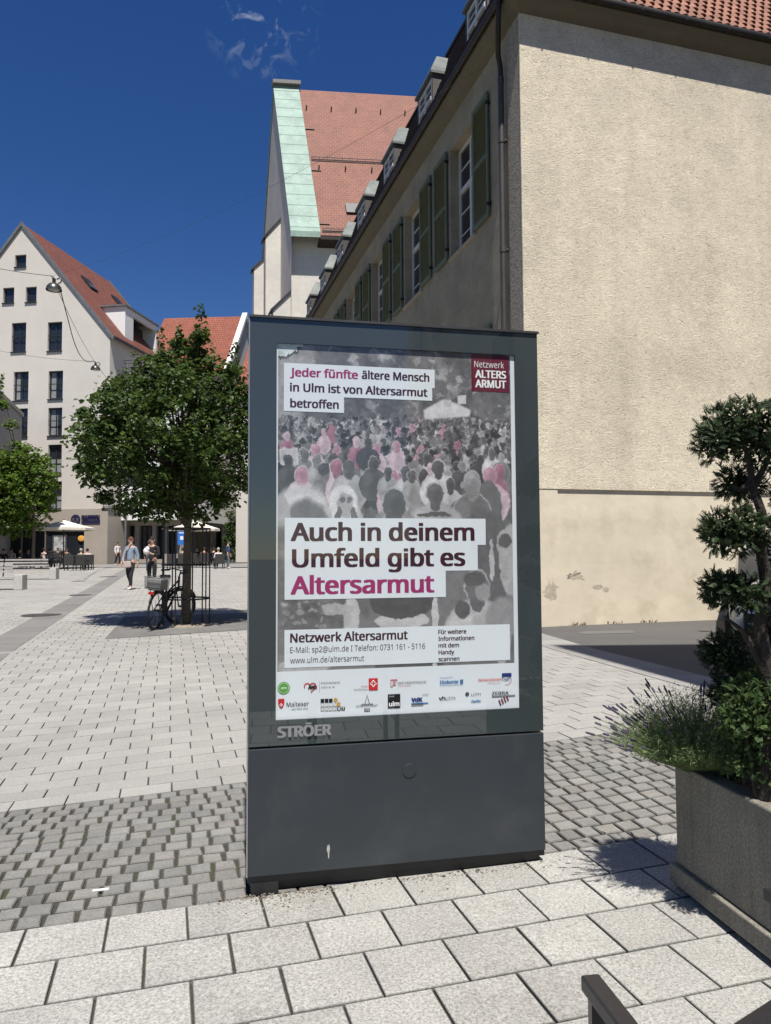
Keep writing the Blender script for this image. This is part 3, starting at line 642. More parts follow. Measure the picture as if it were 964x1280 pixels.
# sponsors' marks along the foot of the sheet
b = MB()
def LU(px, py):
    s, t = pp(px, py); return U0 + s * (U1 - U0), Z1 - t * (Z1 - Z0)
def disc(b, px, py, r, c, y=YT, n=28):
    u, z = LU(px, py); b.add([(u + r * math.cos(2 * math.pi * i / n), y, z + r * math.sin(2 * math.pi * i / n)) for i in range(n)], [list(range(n))], 0, c)
def rect(b, x0, y0, x1, y1, c, y=YT): u0, z1 = LU(x0, (y0)); u1, z0 = LU(x1, y1); flat(b, u0, u1, z0, z1, y, c)
def txt(b, s, x0, x1, ybase, capx, c, bold=0, y=None):
    u0, z = LU(x0, ybase); u1, _ = LU(x1, ybase); put_text(b, s, u0, u1, z, capx * .00365, y if y is not None else YT, c, bold)
RED, GRN, BLU, NVY, GRY, BLK = srgb(190, 32, 40), srgb(84, 150, 66), srgb(40, 110, 165), srgb(32, 44, 110), srgb(120, 120, 125), srgb(28, 26, 30)
Y2 = YT - .0004
disc(b, 355, 860.5, .0275, GRN); disc(b, 355, 860.5, .0235, (.6, .72, .5), Y2); disc(b, 355, 860.5, .0215, GRN, Y2 - .0003); txt(b, 'ulm', 351.5, 358.5, 862, 3, (.75, .8, .7), .02, Y2 - .0006)
b.build('sponsor_logo', ink, poster); b = MB(); 
hp = []
for i in range(41):
    a = -2.6 + 5.2 * i / 40; x = 16 * math.sin(a) ** 3; z = 13 * math.cos(a) - 5 * math.cos(2 * a) - 2 * math.cos(3 * a) - math.cos(4 * a); hp.append((x, z))
hu, hz = LU(388, 860)
for (x0, z0), (x1, z1) in zip(hp[6:], hp[7:]):
    k = .00165; a = Vector((x0, z0)) * k; c_ = Vector((x1, z1)) * k; nn = (c_ - a); nn = Vector((-nn.y, nn.x)); nn = nn.normalized() * .0022 if nn.length > 1e-9 else nn
    b.add([(hu + q.x, YT, hz + q.y) for q in (a - nn, c_ - nn, c_ + nn, a + nn)], [[0, 1, 2, 3]], 0, RED)
txt(b, 'AWO', 385.5, 396.5, 862, 4.3, BLK, .05, Y2); rect(b, 399.6, 852, 400, 866, GRY); txt(b, 'Kreisverband', 402, 425, 855.5, 2.6, TX); txt(b, 'Ulm e. V.', 402, 419.5, 861, 2.6, TX)
b.build('sponsor_logo', ink, poster); b = MB(); rect(b, 461.5, 848.5, 473, 863, RED)
for dx in (-2.2, 1): 
    for dy in (-2.4, 1): rect(b, 467.2 + dx, 854.6 + dy, 468.6 + dx, 856.4 + dy, (.8, .8, .8), Y2)
rect(b, 466.2, 850.5, 468.4, 852, (.8, .8, .8), Y2); rect(b, 466.2, 857.6, 468.4, 859, (.8, .8, .8), Y2); rect(b, 463.2, 854.4, 464.6, 856, (.8, .8, .8), Y2); rect(b, 470, 854.2, 471.4, 855.8, (.8, .8, .8), Y2)
txt(b, 'Caritas', 452, 460, 859.5, 2.2, RED); txt(b, 'Ulm-Alb-Donau', 443, 460, 863.8, 2.2, TX)
b.build('sponsor_logo', ink, poster); b = MB(); 
for q in ((489, 850, 497.2, 850.7), (489, 858.6, 492, 859.3), (489, 850, 489.7, 859.3), (496.6, 850, 497.2, 852.5)): rect(b, *q, RED)
rect(b, 491.5, 852.4, 495.5, 857.2, RED); 
for k in range(4): rect(b, 491.5, 852.8 + k * 1.15, 495.5, 853.1 + k * 1.15, (.6, .6, .7), Y2)
txt(b, 'DER PARITÄTISCHE', 498, 533.5, 856, 3, TX); txt(b, 'UNSER SPITZENVERBAND', 498, 515, 858.8, 1.3, RED)
b.build('sponsor_logo', ink, poster); b = MB(); txt(b, 'Evangelische', 551, 567, 848.5, 1.8, BLU); txt(b, 'Diakonie', 551, 574, 855.2, 4.1, BLU, .03); 
for k in range(3): rect(b, 576, 850 + k * 1.9, 580, 851 + k * 1.9, BLU)
txt(b, 'Diakonieverband Ulm', 551, 579.5, 858.2, 1.8, BLU)
b.build('sponsor_logo', ink, poster); b = MB(); txt(b, 'Generationen', 599, 628, 852.3, 3.6, srgb(205, 70, 50), .01); txt(b, 'Treff', 628.3, 638.5, 852, 4.6, NVY, .01); rect(b, 628.5, 842, 640.5, 846, NVY); txt(b, 'Ulm/Neu-Ulm', 611, 627, 855.2, 1.4, RED)
for i in range(9):
    a = math.radians(80 - i * 24); a1 = math.radians(56 - i * 24); u, z = LU(634.5, 850.5); 
    if i < 8: b.add([(u + r_ * math.cos(t_), YT, z + r_ * math.sin(t_)) for r_, t_ in ((.022, a), (.024, a), (.024, a1), (.022, a1))][::-1], [[0, 1, 2, 3]], 0, RED if i > 3 else NVY)
b.build('sponsor_logo', ink, poster); b = MB(); u, z = LU(348, 877.5); su = .0205 / 2 * 1.35
b.add([(u + x * .014, YT, z + q * .019) for x, q in ((0, .6), (2, .6), (2, -.6), (1.6, -1.3), (1, -1.75), (.4, -1.3), (0, -.6))], [[6, 5, 4, 3, 2, 1, 0]], 0, RED)
u, z = LU(351.9, 882.8)
for a in range(4):
    c, s = math.cos(a * math.pi / 2), math.sin(a * math.pi / 2)
    b.add([(u + (x * c - q * s) * .0085, Y2, z + .004 + (x * s + q * c) * .0085) for x, q in ((0, 0), (.45, 1), (0, .72), (-.45, 1))], [[0, 3, 2, 1]], 0, (.8, .8, .8))
txt(b, 'Malteser', 358.5, 386.5, 884, 5.2, TX, .004); txt(b, '...weil Nähe zählt.', 363, 386, 888.3, 2.2, TX)
b.build('sponsor_logo', ink, poster); b = MB(); 
for k in range(3): rect(b, 401.3 + k * 5.2, 874.3 - k * .15, 405.8 + k * 5.2, 879 - k * .15, BLK)
for k, ch in enumerate('ARMU'): rect(b, 401.3 + k * 5.2, 879.8 - k * .15, 405.8 + k * 5.2, 884 - k * .15, (.45, .45, .45)); txt(b, ch, 402.2 + k * 5.2, 405 + k * 5.2, 883.3 - k * .15, 2.9, (.85, .85, .85), .02, Y2)
for k, ch in enumerate('ARBEIT'): rect(b, 401.3 + k * 5.2, 885 - k * .15, 405.8 + k * 5.2, 889.2 - k * .15, BLK if k > 3 else (.35, .35, .35)); txt(b, ch, 402.2 + k * 5.2, 405 + k * 5.2, 888.4 - k * .15, 2.9, (.85, .85, .85), .02, Y2)
GLD = srgb(190, 150, 60); u, z = LU(420, 875.2); b.add([(u, YT, z - .011), (u + .011, YT, z), (u, YT, z + .011), (u - .011, YT, z)], [[0, 1, 2, 3]], 0, GLD); rect(b, 421.5, 878.5, 426, 883, GLD)
b.build('sponsor_logo', ink, poster); b = MB(); u, z = LU(459.5, 868); u2, z2 = LU(459.5, 880.5)
for sgn in (-1, 1): b.add([(u + sgn * .0005, YT, z), (u + sgn * .003, YT, z - .012), (u + sgn * .013, YT, z2), (u + sgn * .010, YT, z2), (u + sgn * .0012, YT, z - .014)], [[0, 1, 2, 3, 4] if sgn < 0 else [4, 3, 2, 1, 0]], 0, GRY)
rect(b, 452, 880.6, 467, 881.0, GRY); txt(b, 'SENIORENRAT', 445.5, 473, 885, 2.6, TX); rect(b, 456, 886.4, 463, 889.6, BLK); txt(b, 'ULM', 457, 462, 889, 2, (.7, .7, .7), .02, Y2)
b.build('sponsor_logo', ink, poster); b = MB(); rect(b, 485.5, 868.5, 501.2, 885.4, BLK); txt(b, 'ulm', 487, 500, 883.4, 5.6, (.85, .85, .85), .03, Y2); txt(b, 'Stadt', 487, 493.5, 872, 1.8, (.6, .6, .6), 0, Y2)
b.build('sponsor_logo', ink, poster); b = MB(); txt(b, 'VdK', 515, 529, 878, 5, NVY, .05); rect(b, 515, 879.6, 536, 880, BLU); rect(b, 515, 882, 530, 882.5, GRY); txt(b, 'SOZIALVERBAND', 515, 531, 882, 1.6, TX); txt(b, 'und', 529, 536, 870.5, 3.4, GRY)
b.build('sponsor_logo', ink, poster); b = MB(); txt(b, 'vh', 549.5, 557.5, 876, 5, BLK, .02); txt(b, 'ulm', 558, 570, 875.7, 5, GRY)
b.build('sponsor_logo', ink, poster); b = MB(); disc(b, 585, 868.2, .0098, srgb(70, 76, 72)); txt(b, 'ulm', 590, 602, 870.5, 4.4, GRY); txt(b, 'Zwölle', 590, 602, 879, 3.6, BLU, .02)
b.build('sponsor_logo', ink, poster); b = MB(); txt(b, 'ZEBRA', 616, 637, 869.5, 4.3, BLK, .01); rect(b, 616, 870.3, 645, 870.8, GRY)
for k in range(4):
    u, z = LU(626 + k * 3.1, 879 - k * 1.9); d = Vector((.0052, -.013)); w_ = Vector((.0032, .0020))
    b.add([(u - d.x - w_.x, YT, z - d.y - w_.y), (u + d.x - w_.x, YT, z + d.y - w_.y), (u + d.x + w_.x, YT, z + d.y + w_.y), (u - d.x + w_.x, YT, z - d.y + w_.y)], [[0, 1, 2, 3]], 0, srgb(110, 40, 60))
b.build('sponsor_logo', ink, poster)

# sand and crumbs swept up along the foot of the display
b = MB(); rg = random.Random(14)
ca_, sa_ = math.cos(PANEL_R), math.sin(PANEL_R)
for i in range(420):
    u = rg.uniform(-.15, 1.5) if rg.random() < .5 else rg.gauss(.12, .14); v = -abs(rg.gauss(0, .035)) + .015 if rg.random() < .75 else rg.uniform(-.16, .02)
    x, y = PANEL_O.x + u * ca_ - v * sa_, PANEL_O.y + u * sa_ + v * ca_; r = rg.uniform(.0015, .005) * (1.6 if rg.random() < .08 else 1); k = rg.uniform(.5, 1.4)
    b.ell((x, y, zg(x, y) + r * .6), (r * rg.uniform(.8, 1.5), r, r * .75), 5, c=(.20 * k, .175 * k, .14 * k))
tag(b.build('grit', mat('sandy_grit', attr=True, rough=.95)), 'sandy grit and crumbs swept up along the foot of the poster display', 'grit', kind='stuff')
# ================================================================== BUILDINGS
def frame_of(loc, rz): return Matrix.Translation(Vector(loc)) @ Matrix.Rotation(rz, 4, 'Z')
def holed_wall(b, P, a0, a1, z0, z1, holes, depth, inward, m=0, mrev=0):
    """wall in the plane P(a, z) with rectangular openings, each with reveals running inward"""
    As = sorted({a0, a1} | {h[0] for h in holes} | {h[1] for h in holes}); Zs = sorted({z0, z1} | {h[2] for h in holes} | {h[3] for h in holes})
    for p, q in zip(As, As[1:]):
        for r, s in zip(Zs, Zs[1:]):
            ca, cz = (p + q) / 2, (r + s) / 2
            if any(h[0] < ca < h[1] and h[2] < cz < h[3] for h in holes): continue
            b.add([P(p, r), P(q, r), P(q, s), P(p, s)], [[0, 1, 2, 3]], m)
    iv = Vector(inward) * depth
    for h in holes:
        c = [Vector(P(h[0], h[2])), Vector(P(h[1], h[2])), Vector(P(h[1], h[3])), Vector(P(h[0], h[3]))]
        for i in range(4): b.add([c[i], c[(i + 1) % 4], c[(i + 1) % 4] + iv, c[i] + iv], [[0, 1, 2, 3]], mrev)

# ---- the yellow plastered house on the right: local x along the sunlit wall, y along the shuttered street front
HC = Vector((2.61, 13.85, 0)); HR = R(16)
house = thing('plastered_house', 'long cream plastered house with green shutters and a red tiled roof, right of the display', 'house', HC, HR)
def strokes(n, co, cur, b):
    mp = n.nodes.new('ShaderNodeMapping'); mp.inputs['Scale'].default_value = (1, 1, 1.7); n.links.new(co, mp.inputs[0])
    t = n.nodes.new('ShaderNodeTexNoise'); t.inputs['Scale'].default_value = 16; t.inputs['Detail'].default_value = 5; t.inputs['Roughness'].default_value = .6; t.inputs['Distortion'].default_value = 2.2
    n.links.new(mp.outputs[0], t.inputs['Vector'])
    bp = n.nodes.new('ShaderNodeBump'); bp.inputs['Strength'].default_value = 1; bp.inputs['Distance'].default_value = .032; n.links.new(t.outputs['Fac'], bp.inputs['Height']); n.links.new(bp.outputs[0], b.inputs['Normal'])
    r = n.nodes.new('ShaderNodeMapRange'); r.inputs[1].default_value = .32; r.inputs[2].default_value = .47; r.inputs[3].default_value = .50; r.inputs[4].default_value = 1
    n.links.new(t.outputs['Fac'], r.inputs[0])
    q = n.nodes.new('ShaderNodeMix'); q.data_type = 'RGBA'; q.blend_type = 'MULTIPLY'; q.inputs[0].default_value = 1; n.links.new(cur, q.inputs[6]); n.links.new(r.outputs[0], q.inputs[7])
    return streak(n, co, streak(n, co, q.outputs[2], (1.5, 1.5, .12), .48, .70, .90), (.35, .35, .5), .48, .62, .90)
roughp = mat('rough_cream_plaster', (.80, .712, .550), .95, noise=(.9, .10), noise2=(5, .07), extra=strokes, spec=.2)
smoothp = mat('smooth_cream_plaster', (.64, .567, .438), .95, noise=(1.1, .10), noise2=(1.3, .45, (.48, .41, .30, .53)), bump=(4, .35, .02), bump2=(60, .3, .004), spec=.2)
streetp = mat('shade_darkened_plaster', (.315, .270, .195), .95, noise=(1.3, .18), noise2=(9, .10), bump=(14, .5, .012), bump2=(60, .4, .006), spec=.2)  # cream plaster with the street front's shade put into its colour
coarse = mat('coarse_corner_plaster', (.36, .315, .25), .95, noise=(18, .3), noise2=(50, .2), bump=(26, 1, .03), spec=.2)
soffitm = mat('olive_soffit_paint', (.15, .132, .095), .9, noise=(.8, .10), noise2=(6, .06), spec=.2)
HL, HW, ZE = 25.0, 15.0, 11.80           # street front length, sunlit wall length, wall height
holes = []
for k in range(7):
    y = 2.25 + 3.62 * k
    if y + 1.5 < HL: holes += [(y, y + 1.48, 8.45, 11.08), (y, y + 1.48, 3.5, 6.15)]
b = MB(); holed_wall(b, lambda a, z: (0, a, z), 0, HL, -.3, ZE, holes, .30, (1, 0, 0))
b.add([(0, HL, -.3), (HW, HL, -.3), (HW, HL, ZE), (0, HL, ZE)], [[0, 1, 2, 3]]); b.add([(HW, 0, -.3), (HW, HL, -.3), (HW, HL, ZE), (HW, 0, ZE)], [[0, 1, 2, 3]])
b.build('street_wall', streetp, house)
b = MB(); b.box(-.022, .0, .03, .52, -.3, ZE - .01); b.build('corner_band', coarse, house)
b = MB(); b.add([(0, 0, -.3), (HW, 0, -.3), (HW, 0, 2.75), (0, 0, 2.75)], [[0, 1, 2, 3]]); b.box(-.022, .62, -.028, .028, -.3, 2.735)
low = b.build('lower_wall', smoothp, house)
b = MB(); b.box(-.024, HW, -.040, .0, 2.69, ZE); b.build('upper_wall', roughp, house)
worn = mat('worn_grey_plaster', (.44, .385, .295), .95, noise=(9, .25), bump=(30, .6, .01)); rg = random.Random(8)
for cx, cz, rx, rz in ((.45, .80, .17, .17), (.97, 1.06, .22, .10), (1.45, .86, .12, .05), (1.62, .80, .06, .05)):
    b = MB(); n = 30; base = -.0305 if cx < .62 else -.0025
    b.poly([(cx + rx * math.cos(2 * math.pi * i / n) * rg.uniform(.45, 1.2), base, cz + rz * math.sin(2 * math.pi * i / n) * rg.uniform(.45, 1.2)) for i in range(n)]); b.build('worn_patch', worn, low)
# coved eaves, gutter
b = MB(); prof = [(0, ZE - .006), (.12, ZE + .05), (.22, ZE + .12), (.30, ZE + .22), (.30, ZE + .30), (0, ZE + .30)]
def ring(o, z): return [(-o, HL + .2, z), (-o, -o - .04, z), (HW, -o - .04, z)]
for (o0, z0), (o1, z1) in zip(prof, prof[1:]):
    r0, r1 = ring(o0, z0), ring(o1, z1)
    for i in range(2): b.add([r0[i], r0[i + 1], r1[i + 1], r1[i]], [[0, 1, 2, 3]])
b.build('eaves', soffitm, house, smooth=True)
gutm = mat('dark_bronze_gutter', (.035, .028, .022), .5, .4, noise=(3, .3))
b = MB(); b.tube([(-.375, HL + .2, ZE + .29), (-.375, -.415, ZE + .29), (HW, -.415, ZE + .29)], .075, 10)
for k in range(28): b.box(-.425, -.29, .5 + k * .9, .53 + k * .9, ZE + .235, ZE + .365)
for k in range(14): b.box(.4 + k, .43 + k, -.465, -.33, ZE + .235, ZE + .365)
b.build('gutter', gutm, house, smooth=True)
# roof, hipped above the sunlit wall
RP = math.tan(R(68)); ze = ZE + .33; o = .33; zk = ze + 2.75; kx = 2.75 / RP - o; shade_tiles = tilemat('shade_darkened_tiles', (.105, .048, .030), .22, .19, .15, .022, .28, .05)  # street slope tiles: shade of the tile edges painted as a darker brown
hx = HW / 2; rh = zk + (hx - kx) * math.tan(R(35)); yb = HL + .2; yf = -o - .04
def rq(b, *p): b.quad(*p)
b = MB(); rq(b, (-o, yf, ze), (HW + o, yf, ze), (HW - kx, kx, zk), (kx, kx, zk)); b.add([(kx, kx, zk), (HW - kx, kx, zk), (hx, hx, rh)], [[0, 1, 2]], 0, None, [[(0, 0), (HW - 2 * kx, 0), (hx, 8)]])
rq(b, (HW + o, yf, ze), (HW + o, yb, ze), (HW - kx, yb, zk), (HW - kx, kx, zk)); b.add([(kx, yb, zk), (kx, kx, zk), (hx, hx, rh), (hx, yb, rh)], [[0, 1, 2, 3]]); b.add([(HW - kx, kx, zk), (HW - kx, yb, zk), (hx, yb, rh), (hx, hx, rh)], [[0, 1, 2, 3]]); b.add([(-o, yb, ze), (kx, yb, zk), (hx, yb, rh), (HW - kx, yb, zk), (HW + o, yb, ze)], [[0, 1, 2, 3, 4]])
roof = b.build('roof', mm['oldtile'], house)
b = MB(); rq(b, (-o, yb, ze), (-o, yf, ze), (kx, kx, zk), (kx, yb, zk)); b.box(kx - .10, kx + .06, kx, yb, zk - .03, zk + .05); b.build('street_roof_slope', shade_tiles, roof)
b = MB(); n_ = 60
for k_ in range(17):
    t0 = k_ / 17; x0_ = -o + (kx + o) * t0; z0_ = ze + 2.75 * t0; b.box(x0_ - .035, x0_ + .02, yf + .3 + (kx - yf) * t0, yb - .05, z0_, z0_ + .018)
o_ = b.build('tile_edges', shade_tiles, roof); o_['kind'] = 'stuff'
# stepped pan tiles along the lowest courses, seen edge-on from below
b = MB(); rg = random.Random(2); sl = Vector((0, math.cos(R(68)), math.sin(R(68)))); nn = Vector((0, -math.sin(R(68)), math.cos(R(68))))
for r_ in range(12):
    for i in range(70):
        x = -.28 + r_ * .065 + i * .2
        if x > HW - 1: continue
        k = rg.uniform(.8, 1.15); p0 = Vector((x, -o - .06, ze + .012)) + sl * (r_ * .155)
        arc = [(.0, .0), (.05, .030), (.10, .040), (.15, .030), (.195, .0)]
        vs = [p0 + Vector((dx, 0, 0)) + nn * (dz + .030) for dx, dz in arc] + [p0 + sl * .2 + Vector((dx, 0, 0)) + nn * dz for dx, dz in arc] + [p0 + Vector((dx, 0, 0)) + nn * (dz + .008) for dx, dz in arc]
        b.add(vs, [[j, j + 1, 6 + j, 5 + j] for j in range(4)] + [[10 + j, 11 + j, 1 + j, j] for j in range(4)], 0, (.26 * k, .112 * k, .070 * k))
o_ = b.build('eaves_tiles', mat('clay_tile', attr=True, rough=.8, noise=(6, .2)), roof); o_['kind'] = 'stuff'
# windows with casements, sills and louvred shutters
winm = mat('window_white', (.62, .60, .55), .55, noise=(8, .05)); shutm = mat('sage_green_paint', (.125, .145, .080), .6, noise=(3, .14), noise2=(30, .08))
sillm = mat('stone_sill', (.36, .31, .235), .9, noise=(8, .15))
def casement(P, a0, a1, z0, z1, d0, parent, rows=2, ajar=False):
    """P(a, depth, z) -> place"""
    b = MB()
    def bar(x0, x1, y0, y1, dd0=0, dd1=.07):
        vs = [P(a, d, z) for z in (y0, y1) for d in (d0 + dd0, d0 + dd1) for a in (x0, x1)]
        b.add(vs, [[0, 2, 3, 1], [4, 5, 7, 6], [0, 1, 5, 4], [2, 6, 7, 3], [0, 4, 6, 2], [1, 3, 7, 5]])
    t = .075; zm = z0 + (z1 - z0) * .60; am = (a0 + a1) / 2
    bar(a0, a0 + t, z0, z1); bar(a1 - t, a1, z0, z1); bar(a0 + t, a1 - t, z0, z0 + t); bar(a0 + t, a1 - t, z1 - t, z1); bar(a0 + t, a1 - t, zm - t * .7, zm + t * .7, -.02, .06); bar(am - t * .7, am + t * .7, z0 + t, zm - t * .7, -.012, .05); bar(am - t * .5, am + t * .5, zm + t * .7, z1 - t, -.006, .05)
    for q in (.33, .66): 
        zz_ = z0 + (zm - z0) * q; bar(a0 + t, am - t * .7, zz_ - .014, zz_ + .014, .012, .03); bar(am + t * .7, a1 - t, zz_ - .014, zz_ + .014, .012, .03)
    zz_ = (zm + z1) / 2; bar(a0 + t, am - t * .5, zz_ - .014, zz_ + .014, .012, .03); bar(am + t * .5, a1 - t, zz_ - .014, zz_ + .014, .012, .03)
    w_ = b.build('window', winm, parent)
    g = MB(); g.add([P(a0 + .02, d0 + .035, z0 + .02), P(a1 - .02, d0 + .035, z0 + .02), P(a1 - .02, d0 + .035, z1 - .02), P(a0 + .02, d0 + .035, z1 - .02)], [[0, 1, 2, 3]]); g.build('pane', mm['glass'], w_)
    return w_
def shutter(y0, y1, z0, z1, parent):
    b = MB(); x0, x1 = -.075, -.035; t = .075; zm = (z0 + z1) / 2
    b.box(x0, x1, y0, y0 + t, z0, z1); b.box(x0, x1, y1 - t, y1, z0, z1); b.box(x0 + .001, x1 - .001, y0 + t, y1 - t, z0, z0 + t * 1.4); b.box(x0 + .001, x1 - .001, y0 + t, y1 - t, z1 - t * 1.4, z1); b.box(x0 + .001, x1 - .001, y0 + t, y1 - t, zm - t * .6, zm + t * .6)
    z = z0 + t * 1.4
    while z < z1 - t * 1.4 - .03:
        if not (zm - t < z < zm + t * .6): b.add([(x0 + .002, y0 + t, z), (x0 + .002, y1 - t, z), (x1 - .004, y1 - t, z + .05), (x1 - .004, y0 + t, z + .05), (x0 + .008, y0 + t, z - .004), (x0 + .008, y1 - t, z - .004)], [[0, 1, 2, 3], [4, 5, 1, 0]])
        z += .052
    b.box(x1 - .006, x1, y0 + t, y1 - t, z0 + .1, z1 - .1)
    s = b.build('shutter', shutm, parent)
    for z in (z0 + .25, z1 - .25): h = MB(); h.box(-.10, -.0, y0 - .02, y0 + .03, z - .03, z + .03); h.build('hinge', mm['black'], s)
    return s
for (y0, y1, z0, z1) in holes:
    casement(lambda a, d, z: (d, a, z), y0 + .001, y1 - .001, z0 + .001, z1 - .001, .22, house)
    b = MB(); b.box(-.05, .21, y0 - .06, y1 + .06, z0 - .07, z0 - .002); b.build('sill', sillm, house)
    shutter(y0 - .85, y0 - .03, z0 + .02, z1 + .05, house); shutter(y1 + .12, y1 + 1.00, z0 + .02, z1 + .05, house)
# dormers
cheek = mat('lead_grey_sheet', (.085, .078, .068), .6, .3, noise=(3, .2)); dormroof = mat('weathered_lead', (.15, .165, .155), .55, .4, noise=(3, .25), noise2=(.9, .1))
for k in range(-1, 6):
    y0 = 4.85 + 3.42 * k; y1 = y0 + 1.2; xf = -.02; z0, z1 = ZE + .36, 13.78; xb = .75
    b = MB(); b.box(xf, xb, y0, y0 + .05, z0 - .1, z1); b.box(xf, xb, y1 - .05, y1, z0 - .1, z1); b.box(xf, xf + .05, y0 + .05, y1 - .05, z0 - .1, z0 + .22); b.box(xf, xf + .05, y0 + .05, y1 - .05, z1 - .12, z1)
    d = b.build('dormer', cheek, house)
    b = MB(); e = .06; zt = 14.62; ym = (y0 + y1) / 2; xr = xf + .34
    A, B_, C_, D_ = (xf - e, y0 - e, z1), (xf - e, y1 + e, z1), (xb + .5, y1 + e, z1), (xb + .5, y0 - e, z1); T0, T1 = (xr, ym, zt), (xb + .5, ym, zt)
    b.poly([A, B_, T0]); b.poly([B_, C_, T1, T0]); b.poly([D_, A, T0, T1]); b.extrude([A, B_, C_, D_], (0, 0, -.07)); b.build('dormer_roof', dormroof, d)
    casement(lambda a, dd, z: (xf + dd, a, z), y0 + .06, y1 - .06, z0 + .23, z1 - .13, .01, d)
# rain pipe at the corner
pm = mat('taupe_pipe_paint', (.055, .048, .042), .5, noise=(4, .2))
b = MB(); b.tube([(-.375, .10, ZE + .22), (-.375, .12, ZE + .02), (-.34, .22, ZE - .22), (-.22, .50, ZE - .52), (-.125, .60, ZE - .72), (-.125, .60, 10.85)], .052, 12); b.build('pipe_neck', gutm, house, smooth=True)
b = MB(); b.tube([(-.125, .60, 10.9), (-.125, .60, 0)], .058, 12); b.tube([(-.125, .60, 10.9), (-.125, .60, 10.8)], .066, 12)
for z in (9.6, 7.4, 5.2, 3.0, 1.0): b.box(-.14, .0, .55, .65, z, z + .04); b.tube([(-.125, .6, z + .08), (-.125, .6, z - .04)], .068, 12)
b.build('rain_pipe', pm, house, smooth=True)

# ---- the house beside the camera, out of the picture on the right, whose shadow lies on the road
b = MB(); hH = 15.0; SX = Vector((2.49, 11.40, 0)) + Vector((SUNDIR.x, SUNDIR.y, 0)) * ((hH - .107) / SUNDIR.z)
P0, P1, P2, P3 = SX, SX + Vector((12, .36, 0)), SX + Vector((17, -20, 0)), SX + Vector((5.5, -20, 0))
b.extrude([P0 + Vector((0, 0, -.3)), P1 + Vector((0, 0, -.3)), P2 + Vector((0, 0, -.3)), P3 + Vector((0, 0, -.3))], (0, 0, hH - .35 + .3))
nb = thing('corner_house', 'pale flat-roofed house standing right of the planter', 'house')
b.build('wall', mm['offwhite'], nb)
b = MB(); q = [P0 + Vector((0, 0, hH - .35)), P1 + Vector((.3, .0, hH - .35)), P2 + Vector((.3, -.3, hH - .35)), P3 + Vector((0, -.3, hH - .35))]; b.extrude(q, (0, 0, .35)); b.build('roof', mm['greyrender'], nb)
dl = (P3 - P0).normalized(); nl = Vector((dl.y, -dl.x, 0)); nl = nl if nl.x < 0 else -nl
for z in (1.0, 4.2, 7.4, 10.6):
    for s in range(7):
        a = P0 + dl * (1.5 + s * 2.8) + nl * .01; c = a + dl * 1.2; b = MB(); b.extrude([a + Vector((0, 0, z)), c + Vector((0, 0, z)), c + Vector((0, 0, z + 1.6)), a + Vector((0, 0, z + 1.6))], nl * .04)
        w_ = b.build('window', mm['frame'], nb); g = MB(); a2, c2 = a + dl * .08 + nl * .045, c - dl * .08 + nl * .045; g.add([a2 + Vector((0, 0, z + .08)), c2 + Vector((0, 0, z + .08)), c2 + Vector((0, 0, z + 1.52)), a2 + Vector((0, 0, z + 1.52))], [[0, 1, 2, 3]]); g.build('pane', mm['glass'], w_)

# ---- the church
church = thing('church', 'tall church with a steep red tiled roof and green copper gable coping behind the house', 'church')
CN = at(364.5, 288, 62); cg = Vector((-math.sin(R(17)), math.cos(R(17)), 0)); ce = Vector((.9946, .104, 0)); cn_ = Vector((-cg.y, cg.x, 0))
def gab(px, py): q = onplane(px, py, CN, cn_); return (q - CN).dot(cg), q.z
CWD = 20.0; cz0 = CN.z - .6; apx = CN + cg * (CWD / 2); AZ = at(340, 106, apx.y).z
def CP(u, e, z): q = CN + cg * u + ce * e; return Vector((q.x, q.y, z))
ov = 1.1; ZB = -1.0
b = MB(); b.add([CP(0, 0, ZB), CP(CWD, 0, ZB), CP(CWD, 0, cz0), CP(CWD / 2, 0, AZ - .5), CP(0, 0, cz0)], [[0, 1, 2, 3, 4]])
fw = cg * ov; b.add([CP(ov, 0, ZB), CP(ov, 34, ZB), CP(ov, 34, cz0 + .6), CP(ov, 0, cz0 + .6)], [[0, 1, 2, 3]])
b.add([CP(CWD, 0, ZB), CP(CWD, 34, ZB), CP(CWD, 34, cz0), CP(CWD, 0, cz0)], [[0, 1, 2, 3]]); b.add([CP(ov, 34, ZB), CP(CWD, 34, ZB), CP(CWD, 34, cz0), CP(CWD / 2, 34, AZ - .9), CP(ov, 34, cz0)], [[0, 1, 2, 3, 4]])
b.box(0, 0, 0, 0, 0, 0) if False else None
b.build('wall', mm['church'], church)
b = MB()   # thick gable coping in copper
b.extrude([CP(-.25, -.12, cz0), CP(CWD / 2, -.12, AZ - .45), CP(CWD + .25, -.12, cz0), CP(CWD + .25, -.12, cz0 + .5), CP(CWD / 2, -.12, AZ), CP(-.25, -.12, cz0 + .5)], ce * 2.5); cop = b.build('gable_coping', mm['copper'], church)
sm_ = mat('dark_copper_seam', (.15, .26, .22), .7); ln = Vector(CP(CWD / 2, 0, AZ) - CP(-.25, 0, cz0 + .5))
for k in range(15):
    b = MB(); p = CP(-.25, -.14, cz0 + .5) + ln * (k / 15 + .02); q = p + ce * 2.54; d = ln.normalized() * .05; up = Vector((0, 0, .10)); b.add([p, q, q + d, p + d, p + up * .5, q + up * .5], [[0, 1, 5, 4], [4, 5, 2, 3]]); b.build('seam', sm_, cop)
b = MB(); t0 = CP(CWD / 2, -.2, AZ - .05); b.extrude([t0 + cg * -.5, t0 + cg * .5, t0 + cg * .5 + Vector((0, 0, .35)), t0 + cg * -.5 + Vector((0, 0, .35))], ce * 2.7); b.build('apex_stone', mm['greyrender'], church)
